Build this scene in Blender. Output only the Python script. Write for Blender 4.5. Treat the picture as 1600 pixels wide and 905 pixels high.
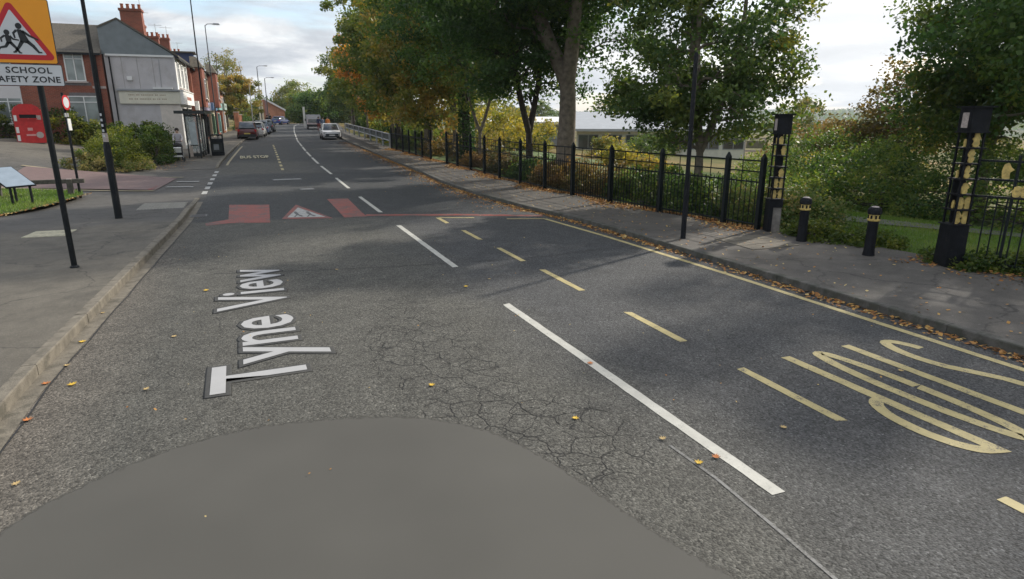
import bpy, bmesh, math, random
import numpy as np
from mathutils import Vector, Matrix
R = math.radians
PI = math.pi
rnd = random.Random(7)
for o in list(bpy.data.objects): bpy.data.objects.remove(o)
sc = bpy.context.scene
C = sc.collection

# ------------------------------------------------------------------ camera
cd = bpy.data.cameras.new('camera'); cam = bpy.data.objects.new('camera', cd); C.objects.link(cam)
cam.location = (0, 0, 2.6)
cam.rotation_euler = (R(90 - 15.43), 0, R(-23.12))
cd.sensor_width = 36; cd.lens = 980 / 1600 * 36
cd.clip_start = 0.05; cd.clip_end = 9000
sc.camera = cam
# ------------------------------------------------------------------ light
SUN_AZ = R(68)      # clockwise from +Y (the road), so to the right and a little ahead
SUN_EL = R(33)
sdir = Vector((math.sin(SUN_AZ) * math.cos(SUN_EL), math.cos(SUN_AZ) * math.cos(SUN_EL), math.sin(SUN_EL)))
sl = bpy.data.lights.new('sun', 'SUN'); sl.energy = 2.3; sl.angle = R(1.5); sl.color = (1, .93, .82)
so = bpy.data.objects.new('sun', sl); C.objects.link(so)
so.rotation_euler = (-sdir).to_track_quat('-Z', 'Y').to_euler()
w = bpy.data.worlds.new('World'); sc.world = w; w.use_nodes = True
nt = w.node_tree; nt.nodes.clear()
def N(nt, t, **k):
    n = nt.nodes.new(t)
    for a, b in k.items():
        if hasattr(n, a): setattr(n, a, b)
    return n
def wire(nt, a, b): nt.links.new(a, b)
def ramp(nt, stops, inp=None, interp='LINEAR'):
    r = nt.nodes.new('ShaderNodeValToRGB'); e = r.color_ramp.elements; r.color_ramp.interpolation = interp
    while len(e) < len(stops): e.new(0.5)
    for i, (p, c) in enumerate(stops):
        e[i].position = p
        e[i].color = (c, c, c, 1) if isinstance(c, (int, float)) else (c[0], c[1], c[2], 1)
    if inp is not None: nt.links.new(inp, r.inputs[0])
    return r
def math_(nt, op, a, b=None, c=None):
    m = nt.nodes.new('ShaderNodeMath'); m.operation = op
    for i, v in enumerate((a, b, c)):
        if v is None: continue
        if isinstance(v, (int, float)): m.inputs[i].default_value = v
        else: nt.links.new(v, m.inputs[i])
    return m.outputs[0]
def mixc(nt, f, a, b, bt='MIX'):
    m = nt.nodes.new('ShaderNodeMix'); m.data_type = 'RGBA'; m.blend_type = bt
    for s, v in ((0, f), (6, a), (7, b)):
        if isinstance(v, (int, float)): m.inputs[s].default_value = v if s == 0 else (v, v, v, 1)
        elif isinstance(v, tuple): m.inputs[s].default_value = (*v, 1)
        else: nt.links.new(v, m.inputs[s])
    return m.outputs[2]
sky = N(nt, 'ShaderNodeTexSky', sky_type='NISHITA', sun_disc=False)
sky.sun_elevation = SUN_EL; sky.sun_rotation = SUN_AZ
b1 = N(nt, 'ShaderNodeBackground'); b1.inputs[1].default_value = .10
wire(nt, sky.outputs[0], b1.inputs[0])
tc = N(nt, 'ShaderNodeTexCoord'); sx = N(nt, 'ShaderNodeSeparateXYZ'); wire(nt, tc.outputs['Generated'], sx.inputs[0])
zz = math_(nt, 'ADD', math_(nt, 'MAXIMUM', sx.outputs[2], 0.0), 0.13)
cb = N(nt, 'ShaderNodeCombineXYZ')
wire(nt, math_(nt, 'DIVIDE', sx.outputs[0], zz), cb.inputs[0]); wire(nt, math_(nt, 'DIVIDE', sx.outputs[1], zz), cb.inputs[1])
n1 = N(nt, 'ShaderNodeTexNoise'); n1.inputs['Scale'].default_value = .62; n1.inputs['Detail'].default_value = 9; n1.inputs['Roughness'].default_value = .58; n1.inputs['Distortion'].default_value = .25
wire(nt, cb.outputs[0], n1.inputs['Vector'])
n2 = N(nt, 'ShaderNodeTexNoise'); n2.inputs['Scale'].default_value = 1.15; n2.inputs['Detail'].default_value = 8; n2.inputs['Roughness'].default_value = .6; n2.inputs['Distortion'].default_value = .4
wire(nt, cb.outputs[0], n2.inputs['Vector'])
cmask = ramp(nt, [(.41, 0.1), (.51, 1.0)], n1.outputs[0])
ccol = ramp(nt, [(.36, (.235, .26, .295)), (.46, (.325, .345, .375)), (.53, (.45, .46, .47)), (.59, (.57, .57, .57))], n2.outputs[0])
dv = N(nt, 'ShaderNodeVectorMath', operation='DOT_PRODUCT'); wire(nt, tc.outputs['Generated'], dv.inputs[0]); dv.inputs[1].default_value = sdir
glow = math_(nt, 'POWER', math_(nt, 'MAXIMUM', dv.outputs['Value'], 0.0), 3.0)
cc = mixc(nt, math_(nt, 'MULTIPLY', glow, .8), ccol.outputs[0], (.70, .695, .68))
b2 = N(nt, 'ShaderNodeBackground'); b2.inputs[1].default_value = 1.0; wire(nt, cc, b2.inputs[0])
ms = N(nt, 'ShaderNodeMixShader'); wire(nt, cmask.outputs[0], ms.inputs[0]); wire(nt, b1.outputs[0], ms.inputs[1]); wire(nt, b2.outputs[0], ms.inputs[2])
wo = N(nt, 'ShaderNodeOutputWorld'); wire(nt, ms.outputs[0], wo.inputs[0])
sc.view_settings.view_transform = 'Standard'; sc.view_settings.look = 'None'
sc.view_settings.exposure = 1.0; sc.view_settings.gamma = 1
sc.render.engine = 'CYCLES'
sc.cycles.volume_bounces = 0; sc.cycles.transparent_max_bounces = 12; sc.cycles.max_bounces = 6

# ------------------------------------------------------------------ terrain functions
def sm(a, b, t):
    t = max(0., min(1., (t - a) / (b - a))); return t * t * (3 - 2 * t)
def prof(y):
    a, b, c, d, s = 20, 32, 105, 135, .0125
    if y < a: return 0.
    if y <= b: return s * (y - a) ** 2 / (2 * (b - a))
    z = s * (b - a) / 2
    if y <= c: return z + s * (y - b)
    z += s * (c - b); t = min(y, d) - c
    return z + s * t - s * t * t / (2 * (d - c))
def interp(tab): 
    xs = [a for a, b in tab]; ys = [b for a, b in tab]
    return lambda y: float(np.interp(y, xs, ys))
XL = interp([(-20, -2.25), (7, -2.18), (12, -1.85), (18, -1.45), (23, -1.33), (32, -1.12), (40, -.8), (50, -.25), (61, .45), (73, 1.4), (90, 3.0), (110, 5.0), (140, 8.5)])
XR = interp([(-20, 7.85), (12, 7.85), (14, 7.8), (16.5, 7.5), (20, 7.3), (25, 7.4), (29, 7.75), (34, 7.95), (41, 8.25), (58, 8.95), (75, 10.1), (90, 11.4), (110, 13.4), (140, 17)])
XC = interp([(-20, 3.25), (8, 3.31), (15, 3.45), (21, 3.58), (30, 3.82), (35, 3.9), (40, 4.07), (47, 4.35), (62, 5.1), (85, 6.7), (105, 8.3), (113, 9.0), (140, 12.5)])
XF = interp([(-8, 15.5), (5.7, 11.5), (10.5, 10.8), (13.5, 10.35), (17, 10.0), (20, 9.8), (24, 9.8), (28, 10.0), (33, 10.1), (46, 10.1), (60, 11.0), (79, 12.1), (110, 15.6), (140, 19.5)])
def hsh(x, y): return math.sin(x * .0031 + 1.3) * math.cos(y * .0027 + .4) + .5 * math.sin(x * .009 + y * .006) + .2 * math.sin(x * .03 - y * .021)
def TZ(x, y):
    z = prof(y)
    if x < -3.5: z += min(.115 * (-3.5 - x), 1.0 + .004 * (-x)) * sm(22, 38, y)
    e = XF(min(y, 138)) + 1.5
    if x > e:
        d = x - e
        z -= .055 * min(d, 75) * (1 if d > 6 else d / 6) + .02 * max(0, min(d - 75, 500))
    r = math.hypot(x, y)
    z += sm(900, 2700, r) * (34 + 7 * hsh(x, y)) - (1 if x > 12 else 0) * 0
    return z

# ------------------------------------------------------------------ mesh helpers
class MB:
    def __init__(s): s.v = []; s.f = []; s.m = []
    def add(s, vs, fs, m=0):
        o = len(s.v); s.v += [tuple(v) for v in vs]; s.f += [tuple(i + o for i in f) for f in fs]; s.m += [m] * len(fs); return s
    def box(s, c, d, rz=0, m=0, rx=0, ry=0, taper=1.0):
        M = Matrix.Translation(c) @ Matrix.Rotation(rz, 4, 'Z') @ Matrix.Rotation(ry, 4, 'Y') @ Matrix.Rotation(rx, 4, 'X')
        vs = []
        for z in (-.5, .5):
            t = 1 if z < 0 else taper
            for x, y in ((-.5, -.5), (.5, -.5), (.5, .5), (-.5, .5)): vs.append(M @ Vector((x * d[0] * t, y * d[1] * t, z * d[2])))
        return s.add(vs, [(3, 2, 1, 0), (4, 5, 6, 7), (0, 1, 5, 4), (1, 2, 6, 5), (2, 3, 7, 6), (3, 0, 4, 7)], m)
    def bbox(s, x0, x1, y0, y1, z0, z1, m=0): return s.box(((x0 + x1) / 2, (y0 + y1) / 2, (z0 + z1) / 2), (x1 - x0, y1 - y0, z1 - z0), m=m)
    def tube(s, pts, rad, n=8, m=0, caps=True):
        pts = [Vector(p) for p in pts]
        if isinstance(rad, (int, float)): rad = [rad] * len(pts)
        vs = []; fs = []; up0 = None
        for i, p in enumerate(pts):
            d = (pts[min(i + 1, len(pts) - 1)] - pts[max(i - 1, 0)])
            d = d.normalized() if d.length > 1e-9 else Vector((0, 0, 1))
            if up0 is None: up0 = Vector((1, 0, 0)) if abs(d.x) < .9 else Vector((0, 1, 0))
            a = (up0 - d * up0.dot(d)).normalized(); up0 = a; b = d.cross(a)
            for k in range(n):
                t = 2 * PI * k / n; vs.append(p + (a * math.cos(t) + b * math.sin(t)) * rad[i])
        for i in range(len(pts) - 1):
            for k in range(n):
                k2 = (k + 1) % n; fs.append((i * n + k, i * n + k2, (i + 1) * n + k2, (i + 1) * n + k))
        if caps: fs.append(tuple(range(n - 1, -1, -1))); fs.append(tuple((len(pts) - 1) * n + k for k in range(n)))
        return s.add(vs, fs, m)
    def lathe(s, prof_, c=(0, 0, 0), n=16, m=0):
        pts = [(c[0], c[1], c[2] + z) for r, z in prof_]
        return s.tube(pts, [max(r, .0005) for r, z in prof_], n, m) if False else s._l(prof_, c, n, m)
    def _l(s, pr, c, n, m):
        vs = []; fs = []
        for r, z in pr:
            for k in range(n): vs.append((c[0] + r * math.cos(2 * PI * k / n), c[1] + r * math.sin(2 * PI * k / n), c[2] + z))
        for i in range(len(pr) - 1):
            for k in range(n):
                k2 = (k + 1) % n; fs.append((i * n + k, i * n + k2, (i + 1) * n + k2, (i + 1) * n + k))
        fs.append(tuple(range(n - 1, -1, -1))); fs.append(tuple((len(pr) - 1) * n + k for k in range(n)))
        return s.add(vs, fs, m)
    def prism(s, poly, fn0, fn1, m=0):
        """poly of 2D points; fn0/fn1 map a point to 3D on the two faces"""
        n = len(poly); vs = [fn0(*p) for p in poly] + [fn1(*p) for p in poly]
        fs = [tuple(range(n - 1, -1, -1)), tuple(range(n, 2 * n))] + [(i, (i + 1) % n, n + (i + 1) % n, n + i) for i in range(n)]
        return s.add(vs, fs, m)
    def build(s, name, mats, parent=None, smooth=False, fix=True):
        me = bpy.data.meshes.new(name); me.from_pydata(s.v, [], s.f)
        if not isinstance(mats, (list, tuple)): mats = [mats]
        for mm in mats: me.materials.append(mm)
        me.polygons.foreach_set('material_index', s.m)
        if fix:
            bm = bmesh.new(); bm.from_mesh(me); bmesh.ops.recalc_face_normals(bm, faces=bm.faces); bm.to_mesh(me); bm.free()
        if smooth:
            me.polygons.foreach_set('use_smooth', [True] * len(me.polygons))
            try: me.set_sharp_from_angle(angle=R(40))
            except Exception: pass
        me.update()
        o = bpy.data.objects.new(name, me); C.objects.link(o)
        if parent: o.parent = parent
        return o
def thing(name, label, cat, loc=(0, 0, 0), rz=0, group=None, scale=1):
    o = bpy.data.objects.new(name, None); C.objects.link(o); o.empty_display_size = .2
    o.location = loc; o.rotation_euler = (0, 0, rz); o.scale = (scale,) * 3 if isinstance(scale, (int, float)) else scale
    o['label'] = label; o['category'] = cat
    if group: o['group'] = group
    return o
def tag(o, label=None, cat=None, group=None, kind=None):
    if label: o['label'] = label
    if cat: o['category'] = cat
    if group: o['group'] = group
    if kind: o['kind'] = kind
    return o
def dup(root, label, loc=None, rz=None, scale=None, group=None):
    def cp(o, par):
        c = o.copy(); C.objects.link(c)
        if par: c.parent = par
        for ch in list(o.children): cp(ch, c)
        return c
    c = cp(root, None); c['label'] = label
    if loc is not None: c.location = loc
    if rz is not None: c.rotation_euler = (0, 0, rz)
    if scale is not None: c.scale = (scale,) * 3 if isinstance(scale, (int, float)) else scale
    if group: c['group'] = group
    return c
def link_copy(o, name, parent, loc=None, rz=None):
    c = bpy.data.objects.new(name, o.data); C.objects.link(c); c.parent = parent
    if loc is not None: c.location = loc
    if rz is not None: c.rotation_euler = (0, 0, rz)
    return c

# ------------------------------------------------------------------ materials
MATS = {}
def mat(name, col, rough=.8, var=.15, scale=4., bump=0., bscale=None, spec=.5, metal=0., coat=0., dirt=None, tint=None, detail=5):
    if name in MATS: return MATS[name]
    m = bpy.data.materials.new(name); m.use_nodes = True; t = m.node_tree; p = t.nodes['Principled BSDF']
    tcn = N(t, 'ShaderNodeTexCoord'); n = N(t, 'ShaderNodeTexNoise'); n.inputs['Scale'].default_value = scale; n.inputs['Detail'].default_value = detail
    wire(t, tcn.outputs['Object'], n.inputs['Vector'])
    lo = tuple(c * (1 - var) for c in col); hi = tuple(min(1, c * (1 + var)) for c in col)
    r = ramp(t, [(.3, lo), (.7, hi)], n.outputs[0]); out = r.outputs[0]
    if dirt:
        n3 = N(t, 'ShaderNodeTexNoise'); n3.inputs['Scale'].default_value = dirt[1]; n3.inputs['Detail'].default_value = 7; n3.inputs['Roughness'].default_value = .65
        wire(t, tcn.outputs['Object'], n3.inputs['Vector'])
        mk = ramp(t, [(dirt[2], 0.), (dirt[2] + .12, dirt[3])], n3.outputs[0])
        out = mixc(t, mk.outputs[0], out, dirt[0])
    wire(t, out, p.inputs['Base Color'])
    p.inputs['Roughness'].default_value = rough; p.inputs['Metallic'].default_value = metal
    p.inputs['Specular IOR Level'].default_value = spec
    if coat: p.inputs['Coat Weight'].default_value = coat; p.inputs['Coat Roughness'].default_value = .08
    if bump:
        nb = N(t, 'ShaderNodeTexNoise'); nb.inputs['Scale'].default_value = bscale or scale * 6; nb.inputs['Detail'].default_value = 6
        wire(t, tcn.outputs['Object'], nb.inputs['Vector'])
        b = N(t, 'ShaderNodeBump'); b.inputs['Strength'].default_value = min(1, bump); b.inputs['Distance'].default_value = .02
        wire(t, nb.outputs[0], b.inputs['Height']); wire(t, b.outputs[0], p.inputs['Normal'])
    MATS[name] = m; return m
def glass(name, col, rough=.08):
    if name in MATS: return MATS[name]
    m = bpy.data.materials.new(name); m.use_nodes = True; t = m.node_tree; p = t.nodes['Principled BSDF']
    tcn = N(t, 'ShaderNodeTexCoord'); n = N(t, 'ShaderNodeTexNoise'); n.inputs['Scale'].default_value = .8
    wire(t, tcn.outputs['Object'], n.inputs['Vector'])
    r = ramp(t, [(.4, tuple(c * .7 for c in col)), (.6, tuple(c * 1.3 for c in col))], n.outputs[0]); wire(t, r.outputs[0], p.inputs['Base Color'])
    p.inputs['Roughness'].default_value = rough; p.inputs['Specular IOR Level'].default_value = .8
    MATS[name] = m; return m
def clearglass(name, alpha=.35, col=(.75, .82, .82)):
    if name in MATS: return MATS[name]
    m = bpy.data.materials.new(name); m.use_nodes = True; t = m.node_tree; t.nodes.clear()
    tr = N(t, 'ShaderNodeBsdfTransparent'); gl = N(t, 'ShaderNodeBsdfGlossy'); gl.inputs['Roughness'].default_value = .05
    df = N(t, 'ShaderNodeBsdfDiffuse'); df.inputs[0].default_value = (*col, 1)
    n = N(t, 'ShaderNodeTexNoise'); n.inputs['Scale'].default_value = 3
    mk = ramp(t, [(.35, alpha * .7), (.7, min(1, alpha * 1.3))], n.outputs[0])
    m1 = N(t, 'ShaderNodeMixShader'); wire(t, mk.outputs[0], m1.inputs[0]); wire(t, tr.outputs[0], m1.inputs[1]); wire(t, df.outputs[0], m1.inputs[2])
    m2 = N(t, 'ShaderNodeMixShader'); m2.inputs[0].default_value = .08; wire(t, m1.outputs[0], m2.inputs[1]); wire(t, gl.outputs[0], m2.inputs[2])
    o = N(t, 'ShaderNodeOutputMaterial'); wire(t, m2.outputs[0], o.inputs[0]); MATS[name] = m; return m
def leafmat(name, stops, trans=.42, rough=.55):
    if name in MATS: return MATS[name]
    m = bpy.data.materials.new(name); m.use_nodes = True; t = m.node_tree; t.nodes.clear()
    at = N(t, 'ShaderNodeAttribute'); at.attribute_name = 'hue'
    r = ramp(t, stops, at.outputs['Fac'])
    p = N(t, 'ShaderNodeBsdfPrincipled'); wire(t, r.outputs[0], p.inputs['Base Color']); p.inputs['Roughness'].default_value = rough; p.inputs['Specular IOR Level'].default_value = .35
    tl = N(t, 'ShaderNodeBsdfTranslucent')
    hs = N(t, 'ShaderNodeHueSaturation'); hs.inputs['Saturation'].default_value = 1.15; hs.inputs['Value'].default_value = 1.5
    wire(t, r.outputs[0], hs.inputs['Color']); wire(t, hs.outputs[0], tl.inputs[0])
    mx = N(t, 'ShaderNodeMixShader'); mx.inputs[0].default_value = trans
    wire(t, p.outputs[0], mx.inputs[1]); wire(t, tl.outputs[0], mx.inputs[2])
    o = N(t, 'ShaderNodeOutputMaterial'); wire(t, mx.outputs[0], o.inputs[0]); MATS[name] = m; return m
def brickmat(name, c1, c2, mortar, sx_=1.0):
    if name in MATS: return MATS[name]
    m = bpy.data.materials.new(name); m.use_nodes = True; t = m.node_tree; p = t.nodes['Principled BSDF']
    g = N(t, 'ShaderNodeTexCoord'); s = N(t, 'ShaderNodeSeparateXYZ'); wire(t, g.outputs['Object'], s.inputs[0])
    c = N(t, 'ShaderNodeCombineXYZ'); wire(t, math_(t, 'ADD', s.outputs[0], s.outputs[1]), c.inputs[0]); wire(t, s.outputs[2], c.inputs[1])
    b = N(t, 'ShaderNodeTexBrick'); wire(t, c.outputs[0], b.inputs['Vector'])
    b.inputs['Color1'].default_value = (*c1, 1); b.inputs['Color2'].default_value = (*c2, 1); b.inputs['Mortar'].default_value = (*mortar, 1)
    b.inputs['Scale'].default_value = 1; b.inputs['Brick Width'].default_value = .225; b.inputs['Row Height'].default_value = .075; b.inputs['Mortar Size'].default_value = .008
    n = N(t, 'ShaderNodeTexNoise'); n.inputs['Scale'].default_value = .9; n.inputs['Detail'].default_value = 6; wire(t, g.outputs['Object'], n.inputs['Vector'])
    r = ramp(t, [(.3, .7), (.7, 1.2)], n.outputs[0]); wire(t, mixc(t, 1.0, b.outputs[0], r.outputs[0], 'MULTIPLY'), p.inputs['Base Color'])
    p.inputs['Roughness'].default_value = .9
    bp = N(t, 'ShaderNodeBump'); bp.inputs['Strength'].default_value = .4; bp.inputs['Distance'].default_value = .01; wire(t, b.outputs['Fac'], bp.inputs['Height']); bp.invert = True
    wire(t, bp.outputs[0], p.inputs['Normal']); MATS[name] = m; return m

def asphalt(name, road=True):
    m = bpy.data.materials.new(name); m.use_nodes = True; t = m.node_tree; p = t.nodes['Principled BSDF']
    g = N(t, 'ShaderNodeTexCoord'); s = N(t, 'ShaderNodeSeparateXYZ'); wire(t, g.outputs['Object'], s.inputs[0]); V = g.outputs['Object']
    def noise(scale, detail=5, rough=.6, dist=0, vec=V):
        n = N(t, 'ShaderNodeTexNoise'); n.inputs['Scale'].default_value = scale; n.inputs['Detail'].default_value = detail; n.inputs['Roughness'].default_value = rough
        n.inputs['Distortion'].default_value = dist; wire(t, vec, n.inputs['Vector']); return n
    vo = N(t, 'ShaderNodeTexVoronoi'); vo.inputs['Scale'].default_value = 62 if road else 130; wire(t, V, vo.inputs['Vector'])
    bw = N(t, 'ShaderNodeRGBToBW'); wire(t, vo.outputs['Color'], bw.inputs[0])
    big = noise(.35, 7, .62, .6); mid = noise(2.6, 7, .7); fine = noise(34, 8, .75)
    X = s.outputs[0]; Y = s.outputs[1]
    wob = math_(t, 'MULTIPLY', math_(t, 'SUBTRACT', big.outputs[0], .5), 2.4)
    if road:
        xx = math_(t, 'ADD', X, wob)
        side = ramp(t, [(0.0, 0.), (1.0, 1.)], math_(t, 'DIVIDE', math_(t, 'SUBTRACT', xx, 2.4), 1.6))
        base = mixc(t, side.outputs[0], (.098, .095, .083), (.074, .075, .076))
        # tree shade painted into the road colour beyond the red band, with slack edges
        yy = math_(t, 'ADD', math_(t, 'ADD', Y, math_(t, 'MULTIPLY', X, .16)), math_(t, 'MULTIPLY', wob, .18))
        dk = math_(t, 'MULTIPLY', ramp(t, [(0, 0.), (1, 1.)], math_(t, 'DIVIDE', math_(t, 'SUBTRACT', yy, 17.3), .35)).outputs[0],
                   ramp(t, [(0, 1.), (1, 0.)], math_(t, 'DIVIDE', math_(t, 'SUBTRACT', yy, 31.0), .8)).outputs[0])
        dk2 = ramp(t, [(0, 0.), (1, 1.)], math_(t, 'DIVIDE', math_(t, 'SUBTRACT', yy, 37.5), 2.0)).outputs[0]  # painted shade resumes here; the lighter strip before it paints a sunlit gap
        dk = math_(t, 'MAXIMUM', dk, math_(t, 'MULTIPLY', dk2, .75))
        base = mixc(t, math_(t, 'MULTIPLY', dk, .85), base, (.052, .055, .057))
        # dusty margin beside the left kerb
        mg = ramp(t, [(0, 1.), (1, 0.)], math_(t, 'DIVIDE', math_(t, 'ADD', math_(t, 'ADD', X, 2.0), math_(t, 'MULTIPLY', wob, .3)), .9))
        base = mixc(t, math_(t, 'MULTIPLY', mg.outputs[0], .6), base, (.17, .145, .118))
    else:
        base = mixc(t, big.outputs[0], (.118, .106, .086), (.145, .132, .108))
        yq = math_(t, 'ADD', Y, math_(t, 'MULTIPLY', X, -.1))
        far_ = math_(t, 'MULTIPLY', math_(t, 'MULTIPLY', ramp(t, [(0, 0.), (1, 1.)], math_(t, 'SUBTRACT', yq, 17.0)).outputs[0], ramp(t, [(0, 1.), (1, 0.)], math_(t, 'DIVIDE', math_(t, 'SUBTRACT', yq, 34.0), 5.)).outputs[0]), ramp(t, [(0, 1.), (1, 0.)], X).outputs[0])
        base = mixc(t, math_(t, 'MULTIPLY', far_, .8), base, (.085, .082, .078))
        rt_ = ramp(t, [(0, 0.), (1, 1.)], math_(t, 'SUBTRACT', X, 5.0)).outputs[0]
        base = mixc(t, math_(t, 'MULTIPLY', rt_, .7), base, (.098, .09, .084))
    if not road:
        vg = N(t, 'ShaderNodeTexVoronoi'); vg.inputs['Scale'].default_value = 3.2; wire(t, V, vg.inputs['Vector'])
        base = mixc(t, math_(t, 'MULTIPLY', ramp(t, [(.045, 1.), (.06, 0.)], vg.outputs['Distance']).outputs[0], .55), base, (.26, .25, .23))
        st2 = ramp(t, [(.52, 0.), (.66, 1.)], noise(.8, 8, .68, .8).outputs[0]).outputs[0]
        base = mixc(t, math_(t, 'MULTIPLY', st2, .5), base, (.062, .058, .05))
        vc = N(t, 'ShaderNodeTexVoronoi'); vc.feature = 'DISTANCE_TO_EDGE'; vc.inputs['Scale'].default_value = .42; wv_ = N(t, 'ShaderNodeVectorMath', operation='ADD'); nn_ = noise(1.4, 5); wire(t, V, wv_.inputs[0]); wire(t, nn_.outputs['Color'], wv_.inputs[1]); wire(t, wv_.outputs[0], vc.inputs['Vector'])
        base = mixc(t, math_(t, 'MULTIPLY', ramp(t, [(.003, 1.), (.012, 0.)], vc.outputs['Distance']).outputs[0], .6), base, (.035, .033, .03))
    k1 = ramp(t, [(.3, .78), (.7, 1.22)], mid.outputs[0])
    k2 = ramp(t, [(.15, .42 if road else .84), (.5, .88), (.82, 1.24 if road else 1.1), (.96, 2.0 if road else 1.35)], bw.outputs[0])
    k3 = ramp(t, [(.3, .52 if road else .86), (.7, 1.48 if road else 1.14)], fine.outputs[0])
    col = mixc(t, 1, base, k1.outputs[0], 'MULTIPLY'); col = mixc(t, 1, col, k2.outputs[0], 'MULTIPLY'); col = mixc(t, 1, col, k3.outputs[0], 'MULTIPLY')
    hb = math_(t, 'ADD', math_(t, 'MULTIPLY', math_(t, 'SUBTRACT', .8, vo.outputs['Distance']), 1.0), math_(t, 'MULTIPLY', fine.outputs[0], .9))
    if road:
        # crazed cracking: fine cells in a worn patch and a few long cracks
        wv = N(t, 'ShaderNodeVectorMath', operation='ADD'); nn = noise(2.2, 4); sc_ = N(t, 'ShaderNodeVectorMath', operation='SCALE'); sc_.inputs['Scale'].default_value = .22
        wire(t, nn.outputs['Color'], sc_.inputs[0]); wire(t, V, wv.inputs[0]); wire(t, sc_.outputs[0], wv.inputs[1])
        def cracks(scale, wdt):
            v = N(t, 'ShaderNodeTexVoronoi'); v.feature = 'DISTANCE_TO_EDGE'; v.inputs['Scale'].default_value = scale; wire(t, wv.outputs[0], v.inputs['Vector'])
            return ramp(t, [(0, 1.), (wdt, 0.)], v.outputs['Distance']).outputs[0]
        def blob(cx, cy, rx, ry):
            a = math_(t, 'POWER', math_(t, 'DIVIDE', math_(t, 'SUBTRACT', X, cx), rx), 2); b_ = math_(t, 'POWER', math_(t, 'DIVIDE', math_(t, 'SUBTRACT', Y, cy), ry), 2)
            d = math_(t, 'ADD', math_(t, 'SQRT', math_(t, 'ADD', a, b_)), math_(t, 'MULTIPLY', wob, .45))
            return ramp(t, [(.75, 1.), (1.1, 0.)], d).outputs[0]
        zone = math_(t, 'MAXIMUM', math_(t, 'MAXIMUM', blob(1.75, 6.4, .75, 2.6), blob(2.2, 4.2, .8, .9)), math_(t, 'MULTIPLY', math_(t, 'MAXIMUM', blob(-.9, 13.2, .8, 2.0), blob(-.9, 8.2, .7, 2.2)), .5))
        brk = ramp(t, [(.41, 0.), (.50, 1.)], noise(4.3, 6, .7).outputs[0]).outputs[0]
        ck = math_(t, 'MULTIPLY', math_(t, 'MULTIPLY', zone, brk), math_(t, 'MAXIMUM', cracks(3.6, .04), math_(t, 'MULTIPLY', cracks(8.0, .07), .45)))
        col = mixc(t, math_(t, 'MULTIPLY', ck, .9), col, (.012, .012, .012))
        hb = math_(t, 'SUBTRACT', hb, math_(t, 'MULTIPLY', ck, 1.5))
        pits = ramp(t, [(.60, 0.), (.68, 1.)], noise(13, 6, .7).outputs[0]).outputs[0]
        col = mixc(t, math_(t, 'MULTIPLY', math_(t, 'MULTIPLY', pits, ramp(t, [(.45, 0.), (.6, 1.)], noise(.9, 3).outputs[0]).outputs[0]), .45), col, (.03, .03, .03))
    wire(t, col, p.inputs['Base Color']); p.inputs['Roughness'].default_value = .82; p.inputs['Specular IOR Level'].default_value = .35
    bp = N(t, 'ShaderNodeBump'); bp.inputs['Strength'].default_value = .75 if road else .3; bp.inputs['Distance'].default_value = .009 if road else .003
    wire(t, hb, bp.inputs['Height']); wire(t, bp.outputs[0], p.inputs['Normal'])
    MATS[name] = m; return m
def paint(name, col, wear=.35, big=75):
    m = bpy.data.materials.new(name); m.use_nodes = True; t = m.node_tree; p = t.nodes['Principled BSDF']
    g = N(t, 'ShaderNodeTexCoord')
    def noise(scale, detail=6, rough=.7):
        n = N(t, 'ShaderNodeTexNoise'); n.inputs['Scale'].default_value = scale; n.inputs['Detail'].default_value = detail; n.inputs['Roughness'].default_value = rough; wire(t, g.outputs['Object'], n.inputs['Vector']); return n.outputs[0]
    k = ramp(t, [(.3, tuple(c * .8 for c in col)), (.7, tuple(min(1, c * 1.1) for c in col))], noise(5)).outputs[0]
    wr = math_(t, 'ADD', math_(t, 'MULTIPLY', noise(big, 4), .45), math_(t, 'MULTIPLY', noise(big / 14., 7, .8), .55))
    mk = ramp(t, [(.5 + .17 * (1 - wear), 0.), (.5 + .17 * (1 - wear) + .05, .85)], wr).outputs[0]
    wire(t, mixc(t, mk, k, (.08, .078, .072)), p.inputs['Base Color']); p.inputs['Roughness'].default_value = .7
    bp = N(t, 'ShaderNodeBump'); bp.inputs['Strength'].default_value = .4; bp.inputs['Distance'].default_value = .004; wire(t, noise(60), bp.inputs['Height']); wire(t, bp.outputs[0], p.inputs['Normal'])
    MATS[name] = m; return m

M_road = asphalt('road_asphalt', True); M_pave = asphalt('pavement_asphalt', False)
M_white = paint('white_road_paint', (.50, .49, .44), .62); M_yellow = paint('yellow_road_paint', (.47, .39, .18), .8)
M_red = paint('red_road_paint', (.27, .064, .048), 1.0, 22); M_redfaint = paint('faded_pink_surfacing', (.17, .11, .10), .7); M_cream = paint('faded_cream_paint', (.33, .28, .17), .7)
M_whiteold = paint('worn_white_paint', (.42, .42, .40), .85)
M_wtext = mat('overlay_white_lettering', (.38, .38, .38), .7, .05); M_wtextd = mat('overlay_dark_lettering_edge', (.05, .05, .047), .8, .2, 40)
M_smooth = mat('car_blur_grey', (.074, .071, .062), .85, .10, .8, detail=2)
M_kerb = mat('kerb_concrete', (.175, .155, .122), .9, .25, 7, .4, 60, dirt=((.07, .065, .05), 5, .5, .6))
M_kerbd = mat('kerb_stone_dark', (.10, .095, .085), .9, .3, 7, .4, 60, dirt=((.04, .045, .03), 5, .45, .6))
M_slabc = mat('cream_paving', (.50, .47, .35), .85, .15, 12, .4, 50, dirt=((.16, .15, .12), 4, .5, .5))
M_slabg = mat('grey_paving', (.26, .25, .22), .85, .15, 12, .4, 50)
M_black = mat('black_gloss_paint', (.007, .009, .011), .45, .3, 5, .15, 30, spec=.25, dirt=((.05, .05, .045), 9, .58, .5))
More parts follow.
